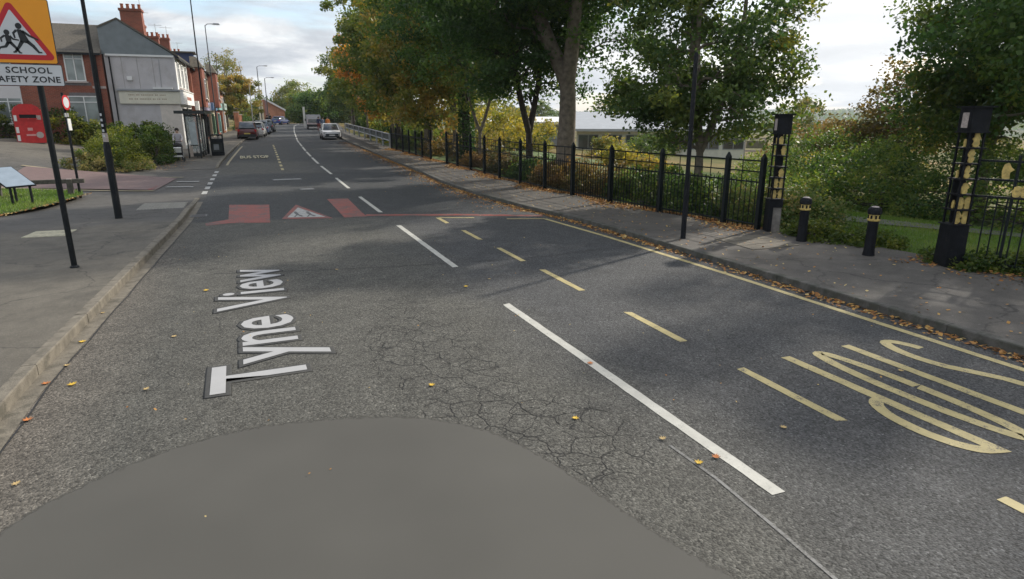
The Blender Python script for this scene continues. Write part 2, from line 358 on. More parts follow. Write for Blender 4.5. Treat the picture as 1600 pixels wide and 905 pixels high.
M_blackm = mat('black_rough_paint', (.008, .009, .012), .6, .4, 8, .3, 40, spec=.22, dirt=((.06, .055, .04), 6, .6, .5))
M_gold = mat('gold_leaf_paint', (.60, .44, .14), .6, .3, 14, dirt=((.25, .16, .05), 20, .55, .6))
M_paper = mat('pale_weathered_sticker', (.42, .36, .33), .7, .3, 30)
M_white_p = mat('white_plain_paint', (.72, .72, .70), .6, .06, 3)
M_grey_p = mat('grey_plain_paint', (.30, .31, .32), .5, .1, 3)
M_steel = mat('galvanised_steel', (.33, .34, .33), .45, .15, 6, metal=.6)
M_brick = brickmat('red_brick', (.30, .075, .04), (.22, .055, .032), (.24, .17, .13))
M_brick2 = brickmat('orange_brick', (.50, .20, .11), (.42, .17, .09), (.38, .26, .18))
M_slate = mat('grey_brown_slate', (.115, .10, .078), .85, .25, 9, .5, 30)
M_render = mat('lilac_grey_render', (.50, .48, .485), .9, .07, 1.6, .2, 30, dirt=((.36, .33, .31), 1.2, .5, .4))
M_cladg = mat('blue_grey_cladding', (.19, .215, .225), .8, .1, 2.5)
M_whiter = mat('white_render', (.84, .83, .80), .85, .05, 2)
M_creamb = mat('cream_board', (.66, .63, .52), .7, .08, 3)
M_pink = mat('pinkish_render', (.62, .56, .50), .9, .1, 3)
M_glassd = glass('dark_window_glass', (.05, .06, .065)); M_glassl = glass('pale_curtained_glass', (.22, .25, .24), .15)
M_rubber = mat('black_rubber', (.02, .02, .02), .85, .2, 20)
M_clear = clearglass('shelter_glass', .25)
M_earth = mat('brown_earth', (.085, .065, .04), .95, .35, 6, .6, 30)
M_wood = mat('grey_weathered_timber', (.095, .085, .07), .85, .35, 11, .5, 30)
M_orange = mat('orange_sign_face', (.85, .33, .012), .5, .03, 4)
M_signred = mat('red_sign_face', (.50, .012, .02), .45, .04, 4)
M_signwhite = mat('white_sign_face', (.58, .60, .62), .45, .05, 4)
M_signblack = mat('black_sign_face', (.012, .014, .016), .5, .1, 4)
M_redbank = mat('red_bank_paint', (.50, .018, .018), .5, .15, 5, dirt=((.5, .3, .27), 5, .62, .5))
M_panel = mat('pale_blue_panel', (.30, .36, .42), .35, .08, 5)
M_bark = mat('grey_brown_bark', (.17, .14, .105), .95, .35, 7, .9, 22)
M_barkd = mat('dark_bark', (.05, .04, .03), .95, .35, 7, .9, 22)
M_skin = mat('skin', (.5, .32, .24), .6, .05)
GREEN = [(0, (.034, .070, .024)), (.45, (.068, .125, .034)), (.8, (.13, .19, .044)), (1, (.24, .27, .065))]
L_dark = leafmat('dark_green_leaves', GREEN)
L_mid = leafmat('mixed_olive_leaves', [(0, (0.052, 0.092, 0.03)), (0.4, (0.105, 0.155, 0.04)), (0.72, (0.185, 0.205, 0.048)), (1, (0.31, 0.27, 0.06))])
L_aut = leafmat('autumn_turning_leaves', [(0, (0.06, 0.095, 0.028)), (0.35, (0.14, 0.17, 0.042)), (0.6, (0.24, 0.22, 0.055)), (0.85, (0.37, 0.26, 0.075)), (1, (0.46, 0.32, 0.1))])
L_orange = leafmat('orange_leaves', [(0, (0.3, 0.19, 0.05)), (0.4, (0.54, 0.29, 0.08)), (0.8, (0.66, 0.36, 0.13)), (1, (0.62, 0.48, 0.12))])
L_yellow = leafmat('yellow_green_leaves', [(0, (0.08, 0.12, 0.028)), (0.5, (0.22, 0.22, 0.05)), (1, (0.44, 0.34, 0.08))])
L_hedge = leafmat('hedge_leaves', [(0, (0.0319, 0.0653, 0.0145)), (0.5, (0.087, 0.1232, 0.0232)), (1, (0.232, 0.232, 0.0435))])
L_brown = leafmat('brown_scrub_leaves', [(0, (0.0525, 0.0675, 0.0225)), (0.4, (0.1275, 0.105, 0.0375)), (1, (0.285, 0.18, 0.075))])
L_grass = leafmat('grass_blades', [(0, (0.08, 0.15, 0.028)), (0.6, (0.17, 0.27, 0.045)), (1, (0.3, 0.3, 0.09))], .25)
L_weed = leafmat('weed_leaves', [(0, (0.048, 0.096, 0.024)), (0.6, (0.112, 0.16, 0.04)), (1, (0.288, 0.24, 0.096))])
L_litter = leafmat('fallen_leaf_litter', [(0, (.14, .065, .028)), (.4, (.34, .155, .05)), (.75, (.50, .28, .08)), (1, (.58, .45, .19))], .1, .8)
L_fall = leafmat('yellow_fallen_leaf', [(0, (.55, .33, .03)), (1, (.60, .42, .06))], .15)

# ------------------------------------------------------------------ leaf meshes (numpy)
def quads_mesh(name, P, U, W, hue, mt, parent=None, fold=None):
    """P base point, U long axis, W half-width axis: a pointed blade of 4 vertices"""
    n = len(P); v = np.empty((n, 4, 3), np.float32)
    v[:, 0] = P; v[:, 1] = P + U * .45 + W; v[:, 2] = P + U; v[:, 3] = P + U * .45 - W
    me = bpy.data.meshes.new(name); me.vertices.add(n * 4); me.vertices.foreach_set('co', v.ravel())
    me.loops.add(n * 4); me.loops.foreach_set('vertex_index', np.arange(n * 4, dtype=np.int32))
    me.polygons.add(n); me.polygons.foreach_set('loop_start', np.arange(0, n * 4, 4, dtype=np.int32))
    try: me.polygons.foreach_set('loop_total', np.full(n, 4, np.int32))
    except Exception: pass
    a = me.attributes.new('hue', 'FLOAT', 'FACE'); a.data.foreach_set('value', np.clip(hue, 0, 1).astype(np.float32))
    me.materials.append(mt); me.update(calc_edges=True); me.validate()
    o = bpy.data.objects.new(name, me); C.objects.link(o)
    if parent: o.parent = parent
    return o
def unit(a): return a / (np.linalg.norm(a, axis=1, keepdims=True) + 1e-9)
def leaf_cloud(rg, cent, crad, per, size, flat=.6):
    """cent (K,3), crad (K,) -> leaf arrays"""
    K = len(cent); idx = np.repeat(np.arange(K), per)
    n = len(idx); P = cent[idx] + np.clip(rg.normal(size=(n, 3)), -1.7, 1.7) * crad[idx, None] * np.array([.55, .55, .55 * flat])
    nrm = unit(rg.normal(size=(n, 3)) + np.array([0, 0, .9])); t = unit(rg.normal(size=(n, 3)) + np.array([0, 0, -.3]))
    U = unit(t - nrm * (t * nrm).sum(1, keepdims=True)); S = size * rg.uniform(.6, 1.3, size=(n, 1))
    W = np.cross(nrm, U) * S * .36; U = U * S
    return P, U, W, idx
def tree(label, x, y, h, tr, th, blobs, n, size, lm, seed, bark=None, lean=(0, 0), clump=.75, name='broadleaf_tree', huebase=.45, z=None, group=None, nclump=None, twigs=True, fork=2, ivy=False, cat='tree'):
    rg = np.random.default_rng(seed); z0 = TZ(x, y) - .05 if z is None else z
    root = thing(name, label, cat, (x, y, z0), 0, group)
    vol = np.array([b[3] * b[4] * b[5] for b in blobs], float); vol /= vol.sum()
    K = nclump or max(70, n // 150)
    bi = rg.choice(len(blobs), K, p=vol); d = unit(rg.normal(size=(K, 3))) * (rg.uniform(.12, 1., size=(K, 1)) ** (1 / 2.2))
    B = np.array(blobs, float); cent = B[bi, :3] + d * B[bi, 3:6]
    cent += rg.normal(size=cent.shape) * .15
    # skeleton
    mb = MB(); top = Vector((lean[0], lean[1], th)); pts = []; rad = []
    ns = 7
    for i in range(ns + 1):
        f = i / ns; wob = Vector((math.sin(f * 5 + seed) * .06 * th / 3, math.cos(f * 4 + seed) * .06 * th / 3, 0)) * (f)
        pts.append(Vector((0, 0, 0)).lerp(top, f) + wob); rad.append(tr * (1.45 - .9 * min(1, f * 5) * .45 - .25 * f) if f < .2 else tr * (1.04 - .3 * f))
    mb.tube(pts, rad, 12)
    nodes = [(pts[-1], rad[-1]), (pts[-2], rad[-2])]
    cc_ = B[:, :3].mean(0)
    for k in range(fork):   # leaders
        a = 2 * PI * k / fork + seed; end = Vector((cc_[0] * .6 + math.cos(a) * h * .09, cc_[1] * .6 + math.sin(a) * h * .09, h * .82))
        p0 = pts[-1]; P_ = []; R_ = []
        for i in range(7):
            f = i / 6; q = p0.lerp(end, f) + Vector((math.cos(a), math.sin(a), 0)) * math.sin(f * PI) * h * .045
            P_.append(q); R_.append(tr * .72 * (1 - f) ** .8 + .02)
        mb.tube(P_, R_, 9)
        for q, r in zip(P_[1:], R_[1:]): nodes.append((q, r))
    order = np.argsort(((cent - np.array(pts[-1])) ** 2).sum(1))
    for ii, ci in enumerate(order[:min(K, 130)] if twigs else order[:14]):
        e = Vector(cent[ci]); best = min(nodes, key=lambda q: (q[0] - e).length + (1.5 if q[0].z > e.z + .3 else 0) + (.0 if q[1] > .03 else .8))
        p0, r0 = best; L_ = (e - p0).length
        if L_ < .15: continue
        r1 = max(.012, min(r0 * .6, .03 + .028 * L_)); P_ = []; R_ = []
        for i in range(5):
            f = i / 4; q = p0.lerp(e, f) + Vector((0, 0, 1)) * math.sin(f * PI) * L_ * .1 + Vector(rg.normal(size=3)) * L_ * .035 * (0 < i < 4)
            P_.append(q); R_.append(r1 * (1 - f * .75) + .004)
        mb.tube(P_, R_, 5, caps=False); nodes.append((P_[2], R_[2])); nodes.append((P_[4], R_[4])); nodes.append((P_[3], R_[3]))
    mb.build('trunk', bark or M_bark, root, smooth=True, fix=False)
    cr = clump * rg.uniform(.6, 1.35, K); per = max(4, n // K)
    P, U, W, idx = leaf_cloud(rg, cent, cr, per, size)
    ch = rg.normal(huebase, .17, K); hue = ch[idx] + rg.normal(0, .12, len(idx))
    P[:, 2] = np.maximum(P[:, 2], .3)
    if ivy:
        m_ = 2600; zz_ = rg.uniform(.1, th + .8, m_); a = rg.uniform(0, 2 * PI, m_); rr = tr * 1.25 + rg.uniform(0, .12, m_)
        P2 = np.stack([np.cos(a) * rr + lean[0] * zz_ / th, np.sin(a) * rr + lean[1] * zz_ / th, zz_], 1)
        U2 = unit(rg.normal(size=(m_, 3)) + np.array([0, 0, -.8])) * .13; W2 = unit(np.cross(U2, rg.normal(size=(m_, 3)))) * .05
        quads_mesh('ivy', P2, U2, W2, rg.normal(.3, .15, m_), L_dark, root)
    quads_mesh('crown', P, U, W, hue, lm, root)['kind'] = 'stuff'
    return root
def mound(name, label, blobs, n, size, lm, seed, origin, cat, stems=12, huebase=.45, clump=.4, kind=None, group=None, part='leaves', ground=None, shell=2.2):
    rg = np.random.default_rng(seed); root = thing(name, label, cat, origin, 0, group)
    B = np.array(blobs, float); vol = (B[:, 3] * B[:, 4] + B[:, 4] * B[:, 5] + B[:, 3] * B[:, 5]); vol /= vol.sum()
    K = max(20, n // 90); bi = rg.choice(len(B), K, p=vol); d = unit(rg.normal(size=(K, 3))); d[:, 2] = np.abs(d[:, 2]) * np.where(rg.random(K) < .8, 1, -.3)
    cent = B[bi, :3] + d * B[bi, 3:6] * (rg.uniform(.2, 1, size=(K, 1)) ** (1 / (shell + 1.5)))
    P, U, W, idx = leaf_cloud(rg, cent, clump * rg.uniform(.6, 1.4, K), max(3, n // K), size, .8)
    if ground is None: P[:, 2] = np.maximum(P[:, 2], .02)
    else:
        gz = np.array([ground(px + origin[0], py + origin[1]) - origin[2] for px, py in P[:, :2]]); P[:, 2] = np.maximum(P[:, 2], gz + .02)
    ch = rg.normal(huebase, .2, K); hue = ch[idx] + rg.normal(0, .13, len(idx))
    quads_mesh(part, P, U, W, hue, lm, root)['kind'] = 'stuff'
    mb = MB()
    for i in range(stems):
        c = cent[rg.integers(K)]; b0 = B[rg.integers(len(B))]
        g0 = -.05
        mb.tube([(b0[0] + rg.uniform(-.3, .3) * b0[3], b0[1] + rg.uniform(-.3, .3) * b0[4], g0), ((c[0] + b0[0]) / 2, (c[1] + b0[1]) / 2, max(.1, c[2] * .6)), tuple(c)], [.03, .02, .008], 5, caps=False)
    mb.build('stems', M_barkd, root, fix=False)
    return root

# ================================================================== SETTING
# ground: one sheet to the horizon
def grid(name, xs, ys, zf, mt, parent=None, uvskew=None):
    v = []; f = []; nx = len(xs)
    for y in ys:
        for x in xs: v.append((x, y, zf(x, y)))
    for j in range(len(ys) - 1):
        for i in range(nx - 1): a = j * nx + i; f.append((a, a + 1, a + nx + 1, a + nx))
    me = bpy.data.meshes.new(name); me.from_pydata(v, [], f); me.materials.append(mt); me.polygons.foreach_set('use_smooth', [True] * len(f)); me.update()
    o = bpy.data.objects.new(name, me); C.objects.link(o)
    if parent: o.parent = parent
    return o
mg = bpy.data.materials.new('meadow_ground'); mg.use_nodes = True; t = mg.node_tree; p = t.nodes['Principled BSDF']
g = N(t, 'ShaderNodeTexCoord'); nz = N(t, 'ShaderNodeTexNoise'); nz.inputs['Scale'].default_value = .05; nz.inputs['Detail'].default_value = 9; nz.inputs['Roughness'].default_value = .65; wire(t, g.outputs['Object'], nz.inputs['Vector'])
nz2 = N(t, 'ShaderNodeTexNoise'); nz2.inputs['Scale'].default_value = 3; nz2.inputs['Detail'].default_value = 6; wire(t, g.outputs['Object'], nz2.inputs['Vector'])
vz = N(t, 'ShaderNodeTexVoronoi'); vz.inputs['Scale'].default_value = .006; wire(t, g.outputs['Object'], vz.inputs['Vector'])
near = ramp(t, [(.35, (.05, .08, .02)), (.5, (.14, .12, .045)), (.62, (.25, .17, .075))], nz.outputs[0])
fld = ramp(t, [(.2, (.035, .06, .03)), (.5, (.055, .085, .03)), (.8, (.10, .10, .05))], None)
bw_ = N(t, 'ShaderNodeRGBToBW'); wire(t, vz.outputs['Color'], bw_.inputs[0]); wire(t, bw_.outputs[0], fld.inputs[0])
ln = N(t, 'ShaderNodeVectorMath', operation='LENGTH'); wire(t, g.outputs['Object'], ln.inputs[0])
fm = ramp(t, [(0, 0.), (1, 1.)], math_(t, 'DIVIDE', math_(t, 'SUBTRACT', ln.outputs['Value'], 250), 400))
cl_ = mixc(t, fm.outputs[0], near.outputs[0], fld.outputs[0])
kk = ramp(t, [(.3, .75), (.7, 1.25)], nz2.outputs[0]); wire(t, mixc(t, 1, cl_, kk.outputs[0], 'MULTIPLY'), p.inputs['Base Color']); p.inputs['Roughness'].default_value = 1
p.inputs['Specular IOR Level'].default_value = .1
axx = sorted(set([-4500, -3500, -2800, -2200, -1700, -1200, -800, -500, -300, -200, -140, -100, -70, -50, -40, -30] + list(np.arange(-24, 40, 1.)) + [42, 46, 50, 60, 75, 90, 110, 140, 180, 240, 320, 420, 550, 700, 850, 1000, 1150, 1300, 1450, 1600, 1750, 1900, 2050, 2200, 2350, 2500, 2650, 2800, 3100, 3500, 4500]))
axy = sorted(set([-4500, -3000, -2000, -1200, -700, -400, -200, -100, -60, -40, -25] + list(np.arange(-15, 60, 1.)) + [62, 66, 70, 75, 80, 90, 100, 110, 120, 135, 150, 180, 240, 320, 420, 550, 700, 850, 1000, 1150, 1300, 1450, 1600, 1750, 1900, 2050, 2200, 2350, 2500, 2650, 2800, 3200, 4500]))
tag(grid('ground', axx, axy, lambda x, y: TZ(x, y) - (.09 if x < XF(min(y, 138)) + .4 else .0), mg), kind='structure')

def strip(name, fx0, fx1, ys, zf, mt, parent=None, nx=4, kind=None):
    v = []; f = []
    for y in ys:
        a, b = fx0(y), fx1(y)
        for i in range(nx + 1): x = a + (b - a) * i / nx; v.append((x, y, zf(x, y)))
    n = nx + 1
    for j in range(len(ys) - 1):
        for i in range(nx): q = j * n + i; f.append((q, q + 1, q + n + 1, q + n))
    me = bpy.data.meshes.new(name); me.from_pydata(v, [], f); me.materials.append(mt); me.polygons.foreach_set('use_smooth', [True] * len(f)); me.update()
    o = bpy.data.objects.new(name, me); C.objects.link(o)
    if parent: o.parent = parent
    if kind: o['kind'] = kind
    return o
ysr = list(np.arange(-16, 60, 1.)) + list(np.arange(60, 141, 2.5))
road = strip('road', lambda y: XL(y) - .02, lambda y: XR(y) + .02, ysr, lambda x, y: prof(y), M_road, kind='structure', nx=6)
side = strip('side_road', lambda y: -45, lambda y: XL(y) - .02, list(np.arange(19, 66, 1.)), lambda x, y: TZ(x, y) - .004 * (x < XL(y)) - .002, M_pave, kind='structure', nx=40)

# pavements with kerb stones as pieces
KH = .11
def CX(y):   # right-hand limit of the near left pavement: corner radius into the side road
    x = XL(y) - .13
    if y > 21.5: x -= 2.6 * (1 - math.sqrt(max(0, 1 - ((y - 21.5) / 4.2) ** 2))) * 1.6
    return x
def kz(y): return prof(y) + KH * (1 - sm(19.0, 22.5, y)) + .012
pl = strip('pavement', lambda y: -45, CX, list(np.arange(-16, 24.1, .5)) + [24.6, 25.0, 25.3], lambda x, y: TZ(x, y) + KH * (1 - sm(19.0, 22.5, y)) + .008, M_pave, kind='structure', nx=20)
tag(pl, 'near left asphalt pavement beside the kerb')
def far_edge(y): return XL(y) - .13
pl2 = strip('pavement', lambda y: XL(y) - 3.3, far_edge, list(np.arange(34.5, 60, 1.)) + list(np.arange(60, 136, 2.5)), lambda x, y: TZ(x, y) + KH * sm(34.5, 36.5, y) + .006, M_pave, kind='structure', nx=5)
pr = strip('pavement', lambda y: XR(y) + .13, lambda y: XF(y) + .35, list(np.arange(-16, 60, 1.)) + list(np.arange(60, 136, 2.5)), lambda x, y: prof(y) + KH, M_pave, kind='structure', nx=5)
def kerbs(fx, y0, y1, sgn, mt, par, hf, step=.915):
    y = y0; k = 0
    while y < y1:
        ya, yb = y + .003, y + step - .003; xa, xb = fx(ya), fx(yb); za, zb = hf(ya), hf(yb); dz = rnd.uniform(-.003, .003); dx = rnd.uniform(-.002, .002)
        mb = MB(); w_ = .135 * sgn
        top = .012
        v = []
        for (xx_, yy_, z1) in ((xa, ya, za), (xb, yb, zb)):
            base = prof(yy_)
            v += [(xx_ + dx, yy_, base - .06), (xx_ + dx, yy_, base + max(z1 - top, .004) + dz), (xx_ + dx + .012 * sgn, yy_, base + z1 + dz), (xx_ + w_, yy_, base + z1 + dz), (xx_ + w_, yy_, base - .06)]
        mb.add(v, [(0, 1, 6, 5), (1, 2, 7, 6), (2, 3, 8, 7), (3, 4, 9, 8), (4, 3, 2, 1, 0), (5, 6, 7, 8, 9)])
        mb.build('kerb_stone', mt, par); y += step; k += 1
kerbs(lambda y: XL(y), 2.0, 23.0, -1, M_kerb, pl, lambda y: KH * (1 - sm(19.0, 22.5, y)) + .02)
kerbs(lambda y: XL(y), 35, 62, -1, M_kerb, pl2, lambda y: KH * sm(34.5, 36.5, y) + .016)
kerbs(lambda y: XR(y), 1.0, 60, 1, M_kerbd, pr, lambda y: KH + .005)
strip('gutter', lambda y: XL(y) - .015, lambda y: XL(y) + .17, list(np.arange(-16, 23, 1.)), lambda x, y: prof(y) + .005, M_kerb, pl, nx=1)
ribbon_later = 1
# plain kerbs out of the frame / far on
for nm, fx, a, b, par in (('kerb_run', XL, -16, 1.98, pl), ('kerb_run', XR, -16, .98, pr), ('kerb_run', XL, 62.4, 135, pl2), ('kerb_run', XR, 60.6, 135, pr)):
    s_ = -1 if fx is XL else 1; ysx = list(np.arange(a, b, 1.5)) + [b]; mb = MB(); v = []
    for yy_ in ysx: v += [(fx(yy_), yy_, prof(yy_) - .05), (fx(yy_), yy_, prof(yy_) + KH + .005), (fx(yy_) + .135 * s_, yy_, prof(yy_) + KH + .005)]
    mb.add(v, [(3 * i + k, 3 * i + k + 1, 3 * i + k + 4, 3 * i + k + 3) for i in range(len(ysx) - 1) for k in (0, 1)]); mb.build(nm, M_kerb if fx is XL else M_kerbd, par, fix=False)
# verge beyond the fence
strip('grass_verge', lambda y: XF(y) + .34, lambda y: XF(y) + 14, list(np.arange(-16, 60, 1.)), lambda x, y: TZ(x, y) + .03 + .03 * math.sin(x * 3 + y * 2), mat('rough_grass_soil', (.08, .12, .03), .95, .4, 3, .7, 20), kind='structure', nx=12)

# ---- road markings: sheets 4 mm up, following the road profile
def ribbon(name, pts, wd, mt, off=.004, parent=road, base=None, step=.16):
    P = []
    for a, b in zip(pts[:-1], pts[1:]):
        a, b = Vector(a), Vector(b); n = max(1, int((b - a).length / step))
        for i in range(n): P.append(a.lerp(b, i / n))
    P.append(Vector(pts[-1])); base = base or (lambda x, y: prof(y)); v = []; rj = random.Random(len(P) * 7 + int(pts[0][1] * 100))
    for i, q in enumerate(P):
        d = (P[min(i + 1, len(P) - 1)] - P[max(0, i - 1)]).normalized(); nrm = Vector((-d.y, d.x)) * wd / 2
        for s_ in (1, -1): e = q + nrm * s_ * (1 + rj.uniform(-.07, .05)) + (d * rj.uniform(-.03, .03) if i in (0, len(P) - 1) else Vector((0, 0))); v.append((e.x, e.y, base(e.x, e.y) + off))
    me = bpy.data.meshes.new(name); me.from_pydata(v, [], [(2 * i, 2 * i + 1, 2 * i + 3, 2 * i + 2) for i in range(len(P) - 1)]); me.materials.append(mt)
    bm = bmesh.new(); bm.from_mesh(me)
    for f_ in bm.faces:
        f_.normal_update()
        if f_.normal.z < 0: f_.normal_flip()
    bm.to_mesh(me); bm.free(); me.update()
    o = bpy.data.objects.new(name, me); C.objects.link(o); o.parent = parent; return o
def patch(name, poly, mt, off=.004, parent=road, base=None):
    base = base or (lambda x, y: prof(y)); bm = bmesh.new(); vs = [bm.verts.new((x, y, base(x, y) + off)) for x, y in poly]
    f_ = bm.faces.new(vs); f_.normal_update()
    if f_.normal.z < 0: f_.normal_flip()
    bmesh.ops.triangulate(bm, faces=[f_]); me = bpy.data.meshes.new(name); bm.to_mesh(me); bm.free(); me.materials.append(mt)
    o = bpy.data.objects.new(name, me); C.objects.link(o)
    if parent: o.parent = parent
    return o
# centre line dashes
for a, b in ((-6.5, -2.2), (2.85, 7.98), (10.45, 15.25)): ribbon('centre_line_dash', [(XC(a), a), (XC(b), b)], .115, M_white)
for a, b in ((17.6, 21.4), (24.1, 28.2), (30.0, 34.4)): ribbon('centre_line_dash', [(XC(a), a), (XC(b), b)], .115, M_white)
y = 36.0
while y < 128: ribbon('centre_line_dash', [(XC(y + i), y + i) for i in (0, 1.5, 3.2, 4.6)], .13, M_white); y += 5.6
# bus bay on the right
for a, b in ((-2.2, -.9), (.9, 2.2), (3.5, 4.8), (5.72, 6.95), (8.15, 9.65), (10.42, 11.72), (12.7, 13.95), (15.1, 16.05)): ribbon('bay_line_dash', [(4.67, a), (4.70, b)], .105, M_yellow)
ribbon('bay_edge_line', [(7.42, -10), (7.44, 4), (7.47, 8), (7.40, 12), (7.24, 14.75)], .11, M_yellow)
ribbon('bay_end_line', [(4.70, 16.05), (5.6, 15.65)], .10, M_yellow); ribbon('bay_end_line', [(6.3, 15.15), (7.24, 14.78)], .10, M_yellow)
def stroke_arc(cx, cy, rx, ry, a0, a1, n=14): return [(cx + rx * math.cos(R(a0 + (a1 - a0) * i / n)), cy + ry * math.sin(R(a0 + (a1 - a0) * i / n))) for i in range(n + 1)]
SW = .125
# STOP, read by drivers coming the other way (foot of the letters is far from us)
ribbon('letter_p', [(5.40, 2.58), (5.40, 4.82)], SW, M_yellow); ribbon('letter_p', [(5.40, 2.66)] + stroke_arc(5.36, 3.16, .24, .50, 270, 90) + [(5.40, 3.66)], SW, M_yellow, off=.005)
ribbon('letter_o', stroke_arc(5.84, 3.72, .155, 1.06, 0, 360, 40), SW, M_yellow)
ribbon('letter_t', [(6.33, 2.58), (6.33, 4.82)], SW, M_yellow); ribbon('letter_t', [(6.10, 2.63), (6.56, 2.63)], SW, M_yellow, off=.005)
ribbon('letter_s', stroke_arc(6.90, 4.28, .17, .46, 20, 200, 14) + [(6.78, 3.95), (6.88, 3.75), (7.0, 3.5), (7.05, 3.2)] + stroke_arc(6.90, 3.05, .16, .44, -10, -170, 12), SW, M_yellow)
# BUS, the nearer word
ribbon('letter_s', stroke_arc(6.80, 1.4, .20, .40, 20, 200, 12) + [(6.9, .95), (7.0, .6)] + stroke_arc(6.8, .3, .2, .4, 0, -170, 10), SW, M_yellow)
ribbon('letter_u', [(6.35, -.1), (6.35, 1.4)] + stroke_arc(6.13, 1.5, .22, .35, 0, 180, 12) + [(5.91, 1.4), (5.91, -.1)], SW, M_yellow)
# red school-zone band
patch('red_block', [(-.42, 17.25), (.56, 16.95), (.70, 20.5), (-.42, 20.95)], M_red)
patch('red_block', [(-.92, 17.05), (-.40, 17.25), (-.40, 17.9), (-.95, 17.45)], M_red)
patch('red_block', [(2.42, 17.05), (3.0, 16.95), (3.02, 17.9), (3.15, 21.1), (2.5, 21.2)], M_red)
ribbon('red_line', [(3.0, 17.25), (5.4, 16.3), (7.4, 15.25)], .26, M_red)
patch('red_triangle', [(.86, 17.4), (2.12, 17.05), (1.45, 20.2)], M_red)
patch('white_triangle', [(1.02, 17.62), (1.97, 17.35), (1.45, 19.5)], M_whiteold, .006)
for cx, cy in ((1.30, 18.1), (1.62, 18.0)):
    patch('child_mark', stroke_arc(cx, cy + .42, .05, .14, 0, 350, 9), M_black, .008)
    patch('child_mark', [(cx - .12, cy - .45), (cx - .02, cy - .1), (cx - .05, cy + .28), (cx + .05, cy + .28), (cx + .06, cy - .05), (cx + .14, cy - .42), (cx + .08, cy - .45), (cx, cy - .15), (cx - .07, cy - .47)], M_black, .008)
# far left bus bay and stop line
yy = [32.8 + i * 2.15 for i in range(11)]
for a in yy: ribbon('bay_line_dash', [(1.9 + .034 * (a - 33), a), (1.9 + .034 * (a + 1.1 - 33), a + 1.1)], .13, M_yellow)
ribbon('kerb_line', [(XL(a) + .32, a) for a in (36.5, 39, 42, 45, 48, 51, 54)], .12, M_cream)
def text(name, body, size, parent, mt, M, ext=0, offset=0, spacing=1.0, align='LEFT', sx=1.0, bevel=0):
    cu = bpy.data.curves.new(name, 'FONT'); cu.body = body; cu.size = size; cu.align_x = align; cu.offset = offset; cu.extrude = ext; cu.space_character = spacing; cu.resolution_u = 3; cu.bevel_depth = bevel; cu.bevel_resolution = 1
    o = bpy.data.objects.new(name + '_tmp', cu); C.objects.link(o); bpy.context.view_layer.update()
    me = bpy.data.meshes.new_from_object(o.evaluated_get(bpy.context.evaluated_depsgraph_get())); bpy.data.objects.remove(o)
    if sx != 1: me.transform(Matrix.Diagonal((sx, 1, 1, 1)))
    if bevel: me.transform(Matrix.Diagonal((1, 1, .05, 1)))
    me.transform(M); me.materials.clear(); me.materials.append(mt)
    ob = bpy.data.objects.new(name, me); C.objects.link(ob)
    if parent: ob.parent = parent
    return ob
def flatM(x, y, z, rz, sy=1.): return Matrix.Translation((x, y, z)) @ Matrix.Rotation(rz, 4, 'Z') @ Matrix.Diagonal((1, sy, 1, 1))
text('stop_lettering', 'BUS STOP', .62, road, paint('pale_yellow_lettering', (.55, .50, .32), .3), flatM(.05, 40.6, prof(42.5) + .03, 0, 6.0), sx=.60, offset=.01)
# map-overlay street name, added as flat lettering along the carriageway
for nm_, mt_, off_, zz_, bev_ in (('overlay_street_name_edge', M_wtextd, 0, .0045, .068), ('overlay_street_name', M_wtext, .012, .012, 0)):
    text(nm_, 'T', 1.33, road, mt_, flatM(.42, 6.24, zz_, R(90)), offset=off_, sx=.95, bevel=bev_)
    text(nm_, 'yne', 1.33, road, mt_, flatM(.42, 6.98, zz_, R(90)), offset=off_, sx=.92, bevel=bev_)
    text(nm_, 'View', 1.33, road, mt_, flatM(.42, 9.18, zz_, R(90)), offset=off_, sx=.92, bevel=bev_)
# camera-car blur, added to the road as a smooth pale patch
sp = [(-1.70, 4.62), (-1.35, 5.0), (-.84, 5.33), (-.21, 5.48), (.43, 5.41), (1.19, 5.15), (1.74, 4.65), (2.01, 4.06), (2.16, 3.5), (2.26, 3.08), (2.40, 2.59), (2.51, 2.27), (2.6, 1.2), (2.5, .2), (1.8, -1.5), (.5, -2.2), (-1, -2), (-1.9, -.5), (-2.05, 2), (-1.95, 3.8)]
def smooth_poly(pl_, n=4):
    out = []; m_ = len(pl_)
    for i in range(m_):
        p0, p1, p2, p3 = [Vector(pl_[(i + k) % m_]) for k in (-1, 0, 1, 2)]
        for j in range(n):
            t_ = j / n; out.append(tuple(.5 * ((2 * p1) + (p2 - p0) * t_ + (2 * p0 - 5 * p1 + 4 * p2 - p3) * t_ ** 2 + (3 * p1 - p0 - 3 * p2 + p3) * t_ ** 3)))
    return out
spo = smooth_poly(sp); cx_, cy_ = .3, 1.2; n_ = len(spo)
spi = [(a + (cx_ - a) / math.hypot(cx_ - a, cy_ - b) * .22, b + (cy_ - b) / math.hypot(cx_ - a, cy_ - b) * .22) for a, b in spo]
me = bpy.data.meshes.new('car_blur_patch'); me.from_pydata([(a, b, .004) for a, b in spo] + [(a, b, .004) for a, b in spi] + [(cx_, cy_, .004)], [], [(i, (i + 1) % n_, n_ + (i + 1) % n_, n_ + i) for i in range(n_)] + [(n_ + i, n_ + (i + 1) % n_, 2 * n_) for i in range(n_)])
at_ = me.attributes.new('cover', 'FLOAT', 'POINT'); at_.data.foreach_set('value', [0.] * n_ + [1.] * (n_ + 1)); me.materials.append(M_smooth)
bm = bmesh.new(); bm.from_mesh(me); bmesh.ops.recalc_face_normals(bm, faces=bm.faces)
if sum(f_.normal.z for f_ in bm.faces) < 0: bmesh.ops.reverse_faces(bm, faces=bm.faces)
bm.to_mesh(me); bm.free(); o_ = bpy.data.objects.new('car_blur_patch', me); C.objects.link(o_); o_.parent = road
